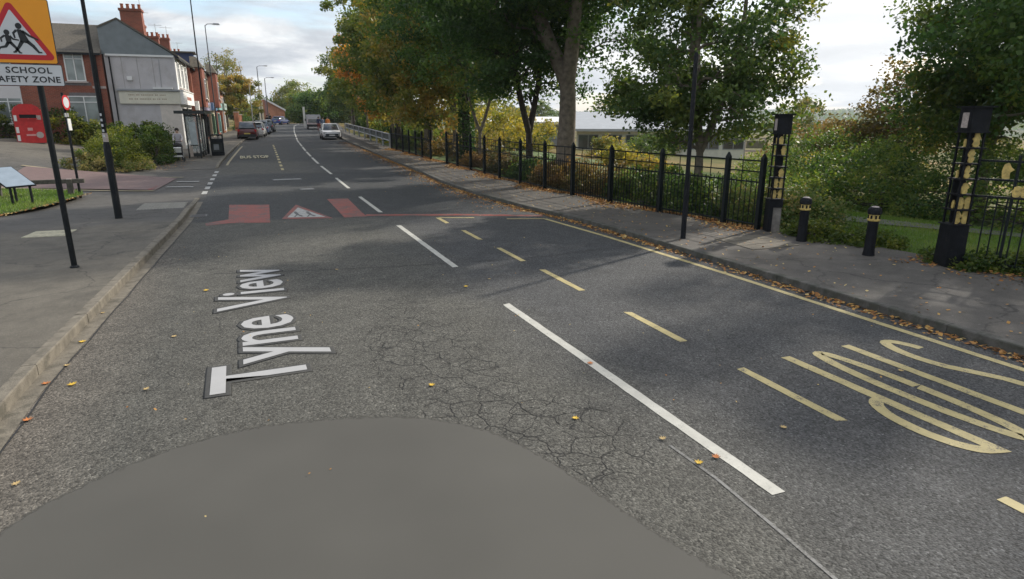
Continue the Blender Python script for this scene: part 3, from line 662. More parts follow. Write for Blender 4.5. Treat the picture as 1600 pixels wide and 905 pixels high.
t = M_smooth.node_tree; ca = N(t, 'ShaderNodeAttribute'); ca.attribute_name = 'cover'; cn_ = N(t, 'ShaderNodeTexNoise'); cn_.inputs['Scale'].default_value = 14; cn_.inputs['Detail'].default_value = 6
ctc = N(t, 'ShaderNodeTexCoord'); wire(t, ctc.outputs['Object'], cn_.inputs['Vector'])
cr_ = ramp(t, [(.30, 0.), (.55, 1.)], math_(t, 'ADD', ca.outputs['Fac'], math_(t, 'MULTIPLY', math_(t, 'SUBTRACT', cn_.outputs[0], .5), .5))); wire(t, cr_.outputs[0], t.nodes['Principled BSDF'].inputs['Alpha'])
ribbon('tar_seam', [(XL(a) + .19 + .012 * math.sin(a * 3.1), a) for a in np.arange(-2, 21, .7)], .016, mat('tar_black', (.02, .02, .02), .7, .2, 20), .006)
# faint scuff line near the centre line
ribbon('scuff_line', [(3.00, 3.75), (3.02, 3.2), (2.98, 2.6), (2.94, 2.1), (2.9, 1.2)], .028, paint('scuffed_white', (.18, .18, .175), 1.1, 60), .004)
# side-road mouth: dashes and crossing
SB = lambda x, y: TZ(x, y) + .004
for a in (24.2, 25.8, 27.4, 29.1, 30.8, 32.4): ribbon('give_way_dash', [(XL(a) + .06, a), (XL(a + .7) + .06, a + .85)], .17, M_whiteold)
patch('pink_surfacing', [(-8.2, 27.6), (-2.9, 26.1), (-2.5, 30.3), (-8.4, 33.2)], M_redfaint, .012, side, lambda x, y: TZ(x, y) + .004)
patch('red_surfacing', [(-3.9, 26.4), (-2.95, 26.1), (-3.0, 30.2), (-3.9, 30.4)], M_red, .018, side, lambda x, y: TZ(x, y) + .004)
ribbon('crossing_line', [(-8.0, 27.5), (-6.0, 26.8), (-2.9, 25.75)], .18, M_cream, .020, side, SB)
ribbon('crossing_line', [(-8.6, 33.4), (-5.6, 32.0), (-2.3, 30.6)], .18, M_cream, .020, side, SB)
ribbon('stop_line', [(-2.6, 26.9), (-1.7, 26.6)], .22, M_whiteold, .02, side, SB); ribbon('stop_line', [(-2.4, 28.8), (-1.6, 28.6)], .2, M_whiteold, .02, side, SB)
# manhole covers in the road
def cover(label, x, y, lx, ly, rz=0):
    r_ = thing('access_cover', label, 'manhole cover', (x, y, prof(y)), rz)
    MB().bbox(-lx / 2, lx / 2, -ly / 2, ly / 2, .002, .007).build('frame', mat('worn_iron', (.10, .10, .10), .6, .3, 20, .4, 50), r_)
    for i in range(5): MB().bbox(-lx / 2 + .05, lx / 2 - .05, -ly / 2 + .05 + i * (ly - .1) / 5, -ly / 2 + (i + .8) * (ly - .1) / 5 + .05, .0065, .012).build('rib', mat('pale_iron', (.22, .22, .21), .6, .2, 20), r_)
cover('pale oblong access cover in the dark road beyond the red markings', 1.78, 28.3, 1.15, .55)
cover('small square cover in the road near the red block', 2.2, 24.4, .5, .5)
gu = thing('gully_grate', 'iron drain grate in the gutter at the left kerb by the tactile paving', 'drain', (XL(18.9) + .26, 18.9, prof(18.9)))
MB().bbox(-.21, .21, -.23, -.19, .002, .010).bbox(-.21, .21, .19, .23, .002, .010).bbox(-.21, -.17, -.19, .19, .002, .010).bbox(.17, .21, -.19, .19, .002, .010).build('frame', mat('worn_iron', (.10, .10, .10)), gu)
MB().bbox(-.17, .17, -.19, .19, .001, .004).build('pit', M_black, gu)
for i in range(6): MB().bbox(-.17, .17, -.175 + i * .064, -.145 + i * .064, .005, .009).build('grate_bar', mat('worn_iron', (.10, .10, .10)), gu)
# fine slabs
def slabs(name, corner, ex, ey, nx, ny, mt, base, par, s=.4):
    ex = Vector(ex).normalized(); ey = Vector(ey).normalized(); first = None
    rz = math.atan2(ex.y, ex.x)
    for i in range(nx):
        for j in range(ny):
            c = Vector(corner) + ex * (i + .5) * s + ey * (j + .5) * s
            if first is None:
                mb = MB().box((0, 0, 0), (s - .012, s - .012, .03)); 
                for a in range(5):
                    for b in range(5): mb.box(((a - 2) * .075, (b - 2) * .075, .017), (.03, .03, .006))
                first = mb.build('tactile_slab', mt, par); o = first
            else: o = link_copy(first, 'tactile_slab', par)
            o.location = (c.x, c.y, base + rnd.uniform(-.001, .002)); o.rotation_euler = (0, 0, rz)
slabs('t', (-4.42, 16.1), (1, -.1), (.1, 1), 2, 2, M_slabc, KH + .006, pl)
slabs('t', (-2.80, 19.6), (1, -.12), (.02, 1), 3, 5, M_slabg, .075, pl)
M_buff = mat('buff_paving', (.165, .145, .115), .9, .15, 12, .3, 50)
for i in range(3):
    for j in range(3):
        o_ = MB().box((0, 0, 0), (.385, .385, .03)).build('paving_slab', M_buff, pr); o_.location = (9.16 + i * .39 + j * .03, 9.28 - i * .0 + j * .41, KH + .0 + rnd.uniform(-.002, .002)); o_.rotation_euler = (0, 0, R(-4))
# long cracks
ribbon('tar_seam', [(-.6, 11.6), (.8, 11.25), (2.4, 10.9), (3.6, 10.75), (5.3, 10.6), (7.3, 10.9)], .018, mat('tar_black', (.02, .02, .02), .7, .2, 20), .003)
print('setting ok')

# ================================================================== STREET FURNITURE (near)
# school warning sign
sg = thing('school_sign', 'orange children-crossing warning sign with school safety zone plate on a thin black pole', 'road sign', (-2.77, 12.5, KH))
MB().tube([(0, 0, 0), (0, 0, 4.45)], .045, 12).build('pole', M_black, sg, smooth=True)
MB().lathe([(.075, 0), (.07, .03), (.05, .05)], n=14).build('base_collar', M_black, sg)
fx = -.19; fy = -.075
def rrect(x0, x1, z0, z1, r, n=4):
    out = []
    for cx, cz, a in ((x1 - r, z1 - r, 0), (x0 + r, z1 - r, 90), (x0 + r, z0 + r, 180), (x1 - r, z0 + r, 270)):
        for i in range(n + 1): out.append((cx + r * math.cos(R(a + 90 * i / n)), cz + r * math.sin(R(a + 90 * i / n))))
    return out
def plate(name, poly, y0, y1, mt, par): return MB().prism(poly, lambda a, b: (a, y0, b), lambda a, b: (a, y1, b)).build(name, mt, par)
zt = 4.33 - KH; zm = 3.385 - KH; zb = 3.06 - KH
sf = plate('sign_plate', rrect(fx - .505, fx + .505, zm + .004, zt, .03), fy, fy + .012, M_signblack, sg)
plate('orange_face', rrect(fx - .495, fx + .495, zm + .014, zt - .01, .025), fy - .002, fy + .006, M_orange, sf)
def rtri(cx, z0, w_, h_, r, n=5):
    A = [Vector((cx - w_ / 2, z0)), Vector((cx + w_ / 2, z0)), Vector((cx, z0 + h_))]; out = []
    for i in range(3):
        p_, a, b = A[i], A[i - 1], A[(i + 1) % 3]; u = (a - p_).normalized(); v = (b - p_).normalized(); ang = u.angle(v); bis = (u + v).normalized(); c = p_ + bis * (r / math.sin(ang / 2))
        s0 = p_ + u * (r / math.tan(ang / 2)); s1 = p_ + v * (r / math.tan(ang / 2)); a0 = math.atan2(s0.y - c.y, s0.x - c.x); a1 = math.atan2(s1.y - c.y, s1.x - c.x)
        while a1 - a0 > PI: a1 -= 2 * PI
        while a1 - a0 < -PI: a1 += 2 * PI
        for k in range(n + 1): t_ = a0 + (a1 - a0) * k / n; out.append((c.x + r * math.cos(t_), c.y + r * math.sin(t_)))
    return out
plate('red_triangle', rtri(fx, zm + .06, 1.0, .86, .05), fy - .005, fy - .001, M_signred, sf)
plate('white_triangle', rtri(fx, zm + .135, .755, .645, .012), fy - .008, fy - .004, M_signwhite, sf)
def fig(cx, cz, s, par):     # a running child
    mb = MB(); Y0, Y1 = fy - .011, fy - .007
    def pl_(poly): mb.prism([(cx + a * s, cz + b * s) for a, b in poly], lambda a, b: (a, Y0, b), lambda a, b: (a, Y1, b))
    def limb(pts, ws):
        P = [Vector(p_) for p_ in pts]; L_ = []; R__ = []
        for i, q in enumerate(P):
            d = (P[min(i + 1, len(P) - 1)] - P[max(i - 1, 0)]).normalized(); n_ = Vector((-d.y, d.x)) * ws[i] / 2; L_.append(tuple(q + n_)); R__.append(tuple(q - n_))
        pl_(L_ + R__[::-1])
    return mb, pl_, limb
mb, pl_, limb = fig(fx + .13, zm + .20, 1.0, sf)   # taller child with a skirt, right
pl_([(-.055 + .042 * math.cos(R(a)), .345 + .045 * math.sin(R(a))) for a in range(0, 360, 30)])
pl_([(-.085, .30), (-.03, .295), (.0, .26), (.05, .13), (.01, .10), (-.06, .115), (-.075, .2)])
limb([(-.09, .285), (-.135, .24), (-.125, .17)], [.035, .032, .022]); limb([(-.02, .275), (.06, .21), (.17, .15)], [.035, .032, .02])
limb([(-.04, .13), (-.09, .05), (-.15, -.03), (-.18, -.035)], [.055, .04, .03, .02]); limb([(.02, .13), (.09, .06), (.15, -.03), (.19, -.03)], [.055, .045, .03, .02])
mb.build('child_figure', M_signblack, sf)
mb, pl_, limb = fig(fx - .12, zm + .20, .9, sf)    # smaller child, left
pl_([(.035 + .042 * math.cos(R(a)), .275 + .045 * math.sin(R(a))) for a in range(0, 360, 30)])
pl_([(.0, .235), (.06, .235), (.085, .18), (.08, .10), (.02, .09), (.005, .15)])
limb([(0, .225), (-.06, .18), (-.055, .12)], [.032, .03, .02]); limb([(.07, .22), (.11, .17), (.19, .155)], [.032, .03, .02])
limb([(.035, .12), (-.01, .05), (-.09, .03), (-.11, -.0)], [.05, .042, .03, .02]); limb([(.06, .12), (.13, .03), (.17, -.045), (.20, -.05)], [.05, .04, .03, .02])
mb.build('child_figure', M_signblack, sf)
lp = plate('zone_plate', rrect(fx - .505, fx + .54, zb, zm - .004, .02), fy, fy + .012, M_signblack, sg)
plate('plate_face', rrect(fx - .497, fx + .532, zb + .008, zm - .012, .016), fy - .002, fy + .006, M_signwhite, lp)
UP = lambda x, z, s=1: Matrix.Translation((x, fy - .0045, z)) @ Matrix.Rotation(R(90), 4, 'X')
text('lettering', 'SCHOOL', .125, lp, M_signblack, UP(fx + .10, zb + .19), ext=.0015, offset=.0025, spacing=1.12, align='CENTER', sx=1.1)
text('lettering', 'SAFETY ZONE', .125, lp, M_signblack, UP(fx + .06, zb + .055), ext=.0015, offset=.0025, spacing=1.08, align='CENTER', sx=1.03)
plate('blank_plate', rrect(fx - .50, fx - .06, zb - .19, zb - .006, .005), fy - .01, fy + .004, mat('pale_blank_plate', (.55, .53, .53), .5, .05, 3), sg)
for z in (zt - .2, zm + .15, zb + .08):
    MB().box((0, .0, z), (.13, .11, .035)).build('bracket', M_steel, sg)

# lamp columns
def lamp_column(label, x, y, h, zb_, base=True, arm=0.0, mt=M_black, stickers=False, r0=.085, lean=(0, 0), group='street lighting columns'):
    t_ = thing('lamp_column', label, 'lamp post', (x, y, zb_), 0, group)
    bh = 1.75 if base else .3
    MB().lathe([(r0 * 1.05, 0), (r0, .05), (r0, bh), (r0 * .72, bh + .14)], n=14).build('base', mt, t_, smooth=True)
    MB().tube([(0, 0, bh + .1), (lean[0] * .5, lean[1] * .5, h * .5), (lean[0], lean[1], h)], [r0 * .66, r0 * .55, r0 * .4], 12).build('shaft', mt, t_, smooth=True)
    if base: MB().box((0, -r0 * .97, .9), (.09, .02, .5)).build('door', mt, t_)
    if arm:
        MB().tube([(lean[0], lean[1], h - .05), (lean[0] + arm * .3, lean[1], h + .12), (lean[0] + arm, lean[1], h + .16)], .03, 8).build('arm', mt, t_)
        l_ = MB().box((lean[0] + arm + .3, lean[1], h + .16), (.65, .24, .12), taper=.7).build('lantern', M_grey_p, t_)
        MB().box((lean[0] + arm + .3, lean[1], h + .085), (.42, .17, .04)).build('lens', M_clear, l_)
    if stickers:
        for i in range(5): MB().box((-.01, -r0 * .66 - .004, 2.03 + i * .125), (.04, .006, .06)).build('number_sticker', M_signwhite, t_)
        MB().lathe([(r0 * .69, 1.86), (r0 * .69, 2.10)], n=14).build('label_band', M_paper, t_)
    return t_
lamp_column('thick black lamp column with pale sticker band, standing on the left pavement nearest the camera', -2.95, 18.4, 7.6, KH, stickers=True)
lamp_column('tall black lamp column rising beside the bus shelter', -1.70, 44.3, 9.6, prof(44) + KH, base=True, r0=.075, lean=(.05, 0))
lamp_column('slender lamp column with a short arm beyond the bus shelter', -1.55, 65.9, 9.9, TZ(-1.5, 65.9), base=False, arm=.6, r0=.09, mt=mat('dark_grey_paint', (.06, .065, .07), .5, .2, 5))
lamp_column('distant grey lamp column above the parked cars beside the autumn tree', 3.9, 107, 8.8, TZ(3.9, 107), base=False, arm=.9, r0=.13, mt=mat('dark_grey_paint', (.06, .065, .07)))
lamp_column('farthest lamp column in front of the orange brick gable', 5.3, 117.4, 7.6, TZ(5.3, 117), base=False, arm=.9, r0=.13, mt=mat('dark_grey_paint', (.06, .065, .07)))
lamp_column('thin pale grey column standing before the orange and green autumn tree', 2.2, 92, 5.8, TZ(1, 92), base=False, r0=.10, mt=M_grey_p)
# right pavement pole
pp = thing('bus_stop_pole', 'plain slim black pole standing alone on the right pavement near the yellow line', 'pole', (8.47, 10.62, KH))
MB().lathe([(.06, 0), (.055, .05), (.052, 1.1), (.046, 1.2), (.044, 3.65), (.03, 3.7)], n=14).build('shaft', M_blackm, pp, smooth=True)
MB().lathe([(.058, .95), (.058, 1.02)], n=14).build('collar', M_black, pp)

# no-entry style sign seen almost edge-on
ne = thing('round_sign', 'small round red and white sign on a thin black pole by the timber rail', 'road sign', (-4.9, 24.5, TZ(-4.9, 24.5)), R(75))
MB().tube([(0, 0, 0), (0, 0, 3.3)], .038, 10).build('pole', M_black, ne, smooth=True)
def disc(name, r, y0, y1, mt, par, cz): return MB().prism([(r * math.cos(2 * PI * k / 28), cz + r * math.sin(2 * PI * k / 28)) for k in range(28)], lambda a, b: (a, y0, b), lambda a, b: (a, y1, b)).build(name, mt, par)
dd = disc('sign_disc', .235, -.07, -.045, M_signblack, ne, 3.0); disc('red_rim', .23, -.075, -.07, M_signred, dd, 3.0); disc('white_centre', .165, -.079, -.074, M_signwhite, dd, 3.0)
MB().box((0, -.02, 2.62), (.22, .03, .12)).build('bracket', M_grey_p, ne)
MB().box((.02, -.055, 2.33), (.18, .02, .36)).build('small_plate', M_white_p, ne)

# timber knee rail
kr = thing('knee_rail', 'low weathered timber knee rail with pale-capped end post at the grass corner', 'barrier', (-4.98, 24.3, TZ(-5, 24.3) + .02), R(1))
MB().box((-2.2, 0, .555), (5.0, .16, .13)).build('rail', M_wood, kr)
for i, x in enumerate((-.1, -2.0, -3.9)):
    a = MB().box((x, .02 if i else -.08, .30), (.15, .13, .62)).build('post', M_wood, kr)
    MB().box((x, .02 if i else -.08, .625), (.13, .11, .02)).build('cap', M_paper, a)
# information lectern
pa = thing('information_lectern', 'tilted pale blue information panel on black legs in the grass', 'information board', (-5.7, 22.3, TZ(-5.7, 22.3)))
A, B, C_ = Vector((-.30, -.25, .66)), Vector((.22, -.02, .68)), Vector((-.45, .58, 1.19)); Dd = A + (C_ - B); A -= (B - A) * .25; Dd -= (C_ - Dd) * .25
n_ = (B - A).cross(Dd - A).normalized() * .03
MB().add([A - n_, B - n_, C_ - n_, Dd - n_, A, B, C_, Dd], [(3, 2, 1, 0), (4, 5, 6, 7), (0, 1, 5, 4), (1, 2, 6, 5), (2, 3, 7, 6), (3, 0, 4, 7)]).build('tray', M_black, pa)
q = lambda a, b: A.lerp(B, a).lerp(Dd.lerp(C_, a), b) + n_ * .1
MB().add([q(.03, .03), q(.97, .03), q(.97, .97), q(.03, .97), q(.03, .03) + n_ * .2, q(.97, .03) + n_ * .2, q(.97, .97) + n_ * .2, q(.03, .97) + n_ * .2], [(3, 2, 1, 0), (4, 5, 6, 7), (0, 1, 5, 4), (1, 2, 6, 5), (2, 3, 7, 6), (3, 0, 4, 7)]).build('panel_face', M_panel, pa)
for a, b in ((.2, .12), (.85, .12), (.2, .85), (.85, .85)):
    c = q(a, b); MB().tube([(c.x, c.y, 0), (c.x, c.y, c.z - .02)], .035, 6).build('leg', M_black, pa)

# ---- bollards
def bollard(label, x, y):
    t_ = thing('bollard', label, 'bollard', (x, y, KH), 0, 'bollards across the park entrance')
    MB().lathe([(.105, 0), (.10, .04), (.092, .10), (.088, .62), (.092, .64)], n=20).build('shaft', M_blackm, t_, smooth=True)
    MB().lathe([(.098, .645), (.108, .66), (.108, .675), (.092, .68), (.092, .765)], n=20).build('gold_band', M_gold, t_)
    for k in range(8): a = 2 * PI * k / 8 + .2; MB().box((.092 * math.cos(a), .092 * math.sin(a), .72), (.022, .03, .06), rz=a).build('band_mark', M_blackm, t_)
    c_ = MB().lathe([(.105, .765), (.118, .78), (.118, .83), (.108, .87), (.08, .895), (.03, .905)], n=20).build('cap', M_blackm, t_, smooth=True)
    MB().lathe([(.07, .895), (.055, .91), (.02, .915)], n=16).build('cap_top', M_paper, c_, smooth=True)
    return t_
bollard('black bollard with a yellow band next to the pier with the pale concrete foot', 10.54, 9.42)
bollard('black bollard with a yellow band nearer the pier at the right edge', 10.58, 7.90)

# ---- gate piers: solid foot, open ladder of plates with gilded leaf shapes, solid head
def leafshape(mb, c, ax, h_, w_, seed, th=.012):
    rr = random.Random(seed); pts = []
    outline = [(0, 0), (.35, .04), (.5, .22), (.42, .42), (.62, .58), (.40, .72), (.30, .92), (.05, 1), (-.28, .9), (-.42, .68), (-.6, .55), (-.38, .38), (-.48, .18), (-.3, .03)]
    outline = [(a * (1 + rr.uniform(-.25, .25)), b) for a, b in outline]; nx_, ny_ = -ax[1], ax[0]
    mb.prism(outline, lambda a, b: (c[0] + ax[0] * a * w_ + nx_ * th, c[1] + ax[1] * a * w_ + ny_ * th, c[2] + b * h_), lambda a, b: (c[0] + ax[0] * a * w_ - nx_ * th, c[1] + ax[1] * a * w_ - ny_ * th, c[2] + b * h_))
def pier(label, x, y, rz, h, wf, pale_foot=False, seed=1):
    t_ = thing('gate_pier', label, 'gate pier', (x, y, KH - .02), rz, 'ornamental gate piers of the park entrance')
    hw = wf / 2; fh = .74
    if pale_foot:
        MB().box((.02, 0, fh * .38), (wf * .8, wf * .8, fh * .76), taper=.95).build('concrete_foot', mat('rough_concrete', (.22, .20, .18), .95, .3, 8, .6, 30), t_)
        MB().box((-hw * .72, 0, fh * .5), (wf * .3, wf * .98, fh)).build('foot', M_blackm, t_); MB().box((0, 0, fh * .88), (wf * .96, wf * .96, fh * .24)).build('foot', M_blackm, t_)
    else: MB().box((0, 0, fh / 2), (wf, wf, fh), taper=.96).build('foot', M_blackm, t_)
    top0 = h - .40; n = 6; st = (top0 - fh) / n
    for sx_ in (-1, 1):
        for sy_ in (-1, 1): MB().box((sx_ * hw * .78, sy_ * hw * .78, (fh + top0) / 2), (.028, .028, top0 - fh)).build('corner_bar', M_blackm, t_)
    for i in range(n + 1):
        z = fh + st * i; s_ = 1.12 if i in (0, n) else (1.06 if i % 2 else .98)
        MB().box((0, 0, z), (wf * s_, wf * s_, .022)).build('shelf', M_blackm, t_)
    rr = random.Random(seed)
    for i in range(n):
        z = fh + st * i + .015; k = 2 if i < 2 else (0 if rr.random() < .1 else 1)
        MB().box((rr.uniform(-.3, .3) * hw, .3 * hw, z + st / 2), (hw * 1.1, .03, st * .98)).build('back_plate', M_blackm, t_)
        for j in range(k):
            mb = MB(); leafshape(mb, ((-hw * .36 + j * hw * .8) if k == 2 else rr.uniform(-.3, .35) * hw, -hw * .62, z), (1, 0), st * rr.uniform(.65, .97), wf * rr.uniform(.24, .36), seed * 10 + i * 3 + j); mb.build('gilded_leaf', M_gold, t_)
        if rr.random() < .6: mb = MB(); leafshape(mb, (-hw * .62, rr.uniform(-.3, .3) * hw, z), (0, 1), st * rr.uniform(.45, .85), wf * rr.uniform(.12, .22), seed * 7 + i); mb.build('gilded_leaf', M_gold, t_)
    hd = MB().box((0, 0, h - .20), (wf * .98, wf * .98, .38)).build('head', M_blackm, t_)
    MB().box((-hw * .985, 0, h - .21), (.012, wf * .45, .24)).build('pale_patch', M_paper, hd)
    MB().box((0, 0, h + .0), (wf * 1.28, wf * 1.28, .025)).build('cap', M_blackm, t_)
    return t_
pier('black ornamental pier with pale concrete foot at the left end of the park entrance', 10.88, 10.58, R(-25), 2.55, .29, True, 3)
pier('black ornamental pier with gilded leaf shapes at the right edge, beside the railings', 11.13, 6.80, R(-22), 2.66, .31, False, 5)

# ---- railings
M_rail = mat('railing_black_green', (.006, .010, .011), .55, .3, 6, .2, 30, spec=.25)
def post_mesh(h, w_=.10): return MB().box((0, 0, h * .47), (w_, w_, h * .94)).box((0, 0, h * .97), (w_ * .98, w_ * .98, h * .06), taper=.25)
bar_s = None; bar_l = None; post_p = None
def fence(label, posts, hpost, hlow, hmid, htop, spacing, grp='park railings', every=4, gap=(), thick=.10):
    global bar_s
    x0, y0 = posts[0]; z0 = prof(y0) + KH - .01
    t_ = thing('railing_fence', label, 'fence', (x0, y0, z0), 0, grp)
    pm = None; bs = None; bl = None
    for (x, y) in posts:
        if pm is None: pm = post_mesh(hpost, thick).build('post', M_rail, t_); o = pm
        else: o = link_copy(pm, 'post', t_)
        o.location = (x - x0, y - y0, prof(y) - prof(y0))
    for i, ((xa, ya), (xb, yb)) in enumerate(zip(posts[:-1], posts[1:])):
        if i in gap: continue
        a, b = Vector((xa - x0, ya - y0, prof(ya) - prof(y0))), Vector((xb - x0, yb - y0, prof(yb) - prof(y0))); L_ = (b - a).length; rz = math.atan2(b.y - a.y, b.x - a.x)
        for z, th in ((.12, .035), (hlow - .03, .03), (hmid, .025), (htop, .03)):
            if z <= 0: continue
            M_ = MB().tube([(a.x, a.y, a.z + z), (b.x, b.y, b.z + z)], th / 2 * 1.2, 4).build('rail', M_rail, t_)
        n = max(2, int(L_ / spacing))
        for k in range(1, n):
            tall = every and k % every == 0; p_ = a.lerp(b, k / n)
            if tall:
                if bl is None: bl = MB().box((0, 0, htop / 2), (.016, .016, htop)).build('railing_bar', M_rail, t_); o = bl
                else: o = link_copy(bl, 'railing_bar', t_)
            else:
                if bs is None: bs = MB().box((0, 0, hlow / 2 + .01), (.016, .016, hlow)).box((0, 0, hlow + .03), (.016, .016, .05), taper=.1).build('railing_bar', M_rail, t_); o = bs
                else: o = link_copy(bs, 'railing_bar', t_)
            o.location = p_; o.rotation_euler = (0, 0, rz)
    return t_
P1 = [(10.72, 10.85), (10.60, 11.84), (10.29, 13.98), (10.10, 16.19), (9.92, 18.21), (9.82, 20.08), (9.8, 22.15), (9.81, 24.27), (9.92, 26.33), (10.01, 28.4), (10.05, 30.5), (10.09, 32.4)]
fence('long black railing fence with pointed posts running from the pale-footed pier along the right pavement', P1, 1.70, 1.10, 1.30, 1.54, .125)
P2 = [(10.08, 35.4), (10.07, 37.2), (10.05, 38.62), (10.06, 40.3), (10.07, 42.0), (10.08, 43.9), (10.1, 45.5)]
fence('farther short black railing fence beyond the gap, ending at the grey guard rail', P2, 1.55, 1.12, 0, 1.12, .13, every=0)
# railing right of the right pier, with gilded figures between its upper rails
t_ = thing('railing_fence', 'black railing panel with yellow leaf and figure cut-outs between its two top rails, right edge', 'fence', (11.3, 6.6, KH - .01), R(-70), 'park railings')
for z in (.12, 1.22, 1.50, 1.80): MB().box((2.0, 0, z), (4.2, .035, .035)).build('rail', M_rail, t_)
b0 = None
for k in range(30):
    if b0 is None: b0 = MB().box((0, 0, .62), (.02, .02, 1.2)).build('railing_bar', M_rail, t_); o = b0
    else: o = link_copy(b0, 'railing_bar', t_)
    o.location = (.12 + k * .135, 0, 0)
for k in (2, 9, 16, 23): MB().box((.12 + k * .135 + .05, 0, .95), (.04, .04, 1.9)).build('post', M_rail, t_)
for i, (x, z, s_) in enumerate(((.30, 1.52, 1), (.98, 1.52, 1.15), (.48, 1.24, .7), (.60, 1.24, .95), (.72, 1.24, .7), (1.4, 1.24, .9), (1.9, 1.52, 1), (2.3, 1.24, .9), (2.9, 1.52, 1), (3.4, 1.24, 1))):
    mb = MB(); leafshape(mb, (x, -.02, z), (1, 0), .26 * s_, .13, 40 + i); mb.build('gilded_leaf', M_gold, t_)
MB().lathe([(.04, 1.82), (.055, 1.86), (.03, 1.92)], c=(.95, 0, 0), n=10).build('finial', M_paper, t_)
# guard rail farther along
gp = [(XF(y) + .0, y) for y in (46, 49.5, 53, 57, 61, 65.5, 70, 75, 80)]
t_ = thing('guard_rail', 'grey two-rail guard fence along the far right pavement behind the white car', 'fence', (gp[0][0], gp[0][1], prof(46) + KH))
for (xa, ya), (xb, yb) in zip(gp[:-1], gp[1:]):
    for z in (.55, 1.02): MB().tube([(xa - gp[0][0], ya - 46, prof(ya) - prof(46) + z), (xb - gp[0][0], yb - 46, prof(yb) - prof(46) + z)], .05, 6).build('rail', M_grey_p, t_)
for x, y in gp: MB().box((x - gp[0][0], y - 46, prof(y) - prof(46) + .52), (.12, .12, 1.06)).build('post', M_grey_p, t_)
for i, ((xa, ya), (xb, yb)) in enumerate(zip(gp[:-1], gp[1:])):
    L_ = math.hypot(xb - xa, yb - ya); rz = math.atan2(yb - ya, xb - xa)
    MB().box(((xa + xb) / 2 - gp[0][0] + .1, (ya + yb) / 2 - 46, prof((ya + yb) / 2) - prof(46) + .75), (L_ * .97, .02, .5), rz=rz).build('mesh_panel', mat('dull_green_grey_mesh', (.07, .085, .075), .7, .3, 8), t_)

# ---- red clothing bank
rb = thing('clothing_bank', 'red metal clothing bank with rounded hood and dark chute, standing before the hedge', 'recycling bank', (-11.1, 46.0, TZ(-11.1, 46) - .02), R(16), None, (.80, .80, .82))
poly = [(-.65, 0), (.62, 0), (.62, 1.45), (.48, 1.62), (.35, 2.15), (.15, 2.38), (-.25, 2.38), (-.45, 2.25), (-.65, 1.75)]
poly = [(-.62, 0), (.62, 0), (.62, 1.95), (.5, 2.2), (.25, 2.38), (-.25, 2.38), (-.5, 2.2), (-.62, 1.95)]
MB().prism([(a * 1.35, b * 1.12) for a, b in poly], lambda a, b: (a, -.62, b), lambda a, b: (a, .85, b)).build('body', M_redbank, rb)
MB().box((0, -.66, 2.0), (1.0, .14, .10)).build('chute_lip', M_redbank, rb); MB().box((0, -.635, 1.83), (.98, .03, .26)).build('chute', M_black, rb); MB().box((.842, .12, 1.3), (.012, 1.3, 2.0)).build('side_panel', mat('lighter_pink_red_paint', (.60, .12, .09), .5, .15, 4), rb); MB().box((.60, -.635, 1.75), (.30, .02, .3)).build('side_sticker', M_paper, rb); MB().box((0, -.66, 1.66), (1.05, .12, .09)).build('chute_flap', M_redbank, rb)  # side panel in a lighter, pinker red than the body
for z in (.35, .9, 1.7): MB().box((-.74, -.64, z), (.17, .04, .40)).build('side_sticker', M_white_p, rb)
disc('round_sticker', .22, -.64, -.62, M_paper, rb, .55).location = (.52, 0, 0)
MB().box((0, -.63, .55), (.55, .02, .12)).build('label', mat('dull_pink_label', (.6, .3, .28), .6, .1, 5), rb); MB().box((0, -.63, .95), (.3, .02, .2)).build('label', mat('dull_pink_label', (.6, .3, .28)), rb)

# ================================================================== BUILDINGS
def window(par, c, w_, h_, ax='x', frame=M_white_p, gm=M_glassd, bars=(0,), sill=True, trans=False, fr=.07, bay=.0):
    """ax 'x': window in a wall facing -Y ; 'y': wall facing +X. c = centre"""
    def bx(mb, u, z, du, dz, d0, d1):
        if ax == 'x': mb.bbox(c[0] + u - du / 2, c[0] + u + du / 2, c[1] - d1, c[1] - d0, c[2] + z - dz / 2, c[2] + z + dz / 2)
        else: mb.bbox(c[0] + d0, c[0] + d1, c[1] + u - du / 2, c[1] + u + du / 2, c[2] + z - dz / 2, c[2] + z + dz / 2)
        return mb
    f = MB(); bx(f, 0, h_ / 2 - fr / 2, w_, fr, 0, .06); bx(f, 0, -h_ / 2 + fr / 2, w_, fr, 0, .06); bx(f, -w_ / 2 + fr / 2, 0, fr, h_ - 2 * fr, 0, .06); bx(f, w_ / 2 - fr / 2, 0, fr, h_ - 2 * fr, 0, .06)
    for b in bars: bx(f, b * w_, 0, fr * .8, h_ - 2 * fr, .002, .055)
    if trans: bx(f, 0, h_ * .28, w_ - 2 * fr, fr * .8, .004, .05)
    wn = f.build('window', frame, par)
    p_ = MB(); bx(p_, 0, 0, w_ - fr, h_ - fr, .004, .02); p_.build('pane', gm, wn)
    if sill: s_ = MB(); bx(s_, 0, -h_ / 2 - .05, w_ + .2, .1, 0, .14); s_.build('sill', M_paper, wn)
    return wn
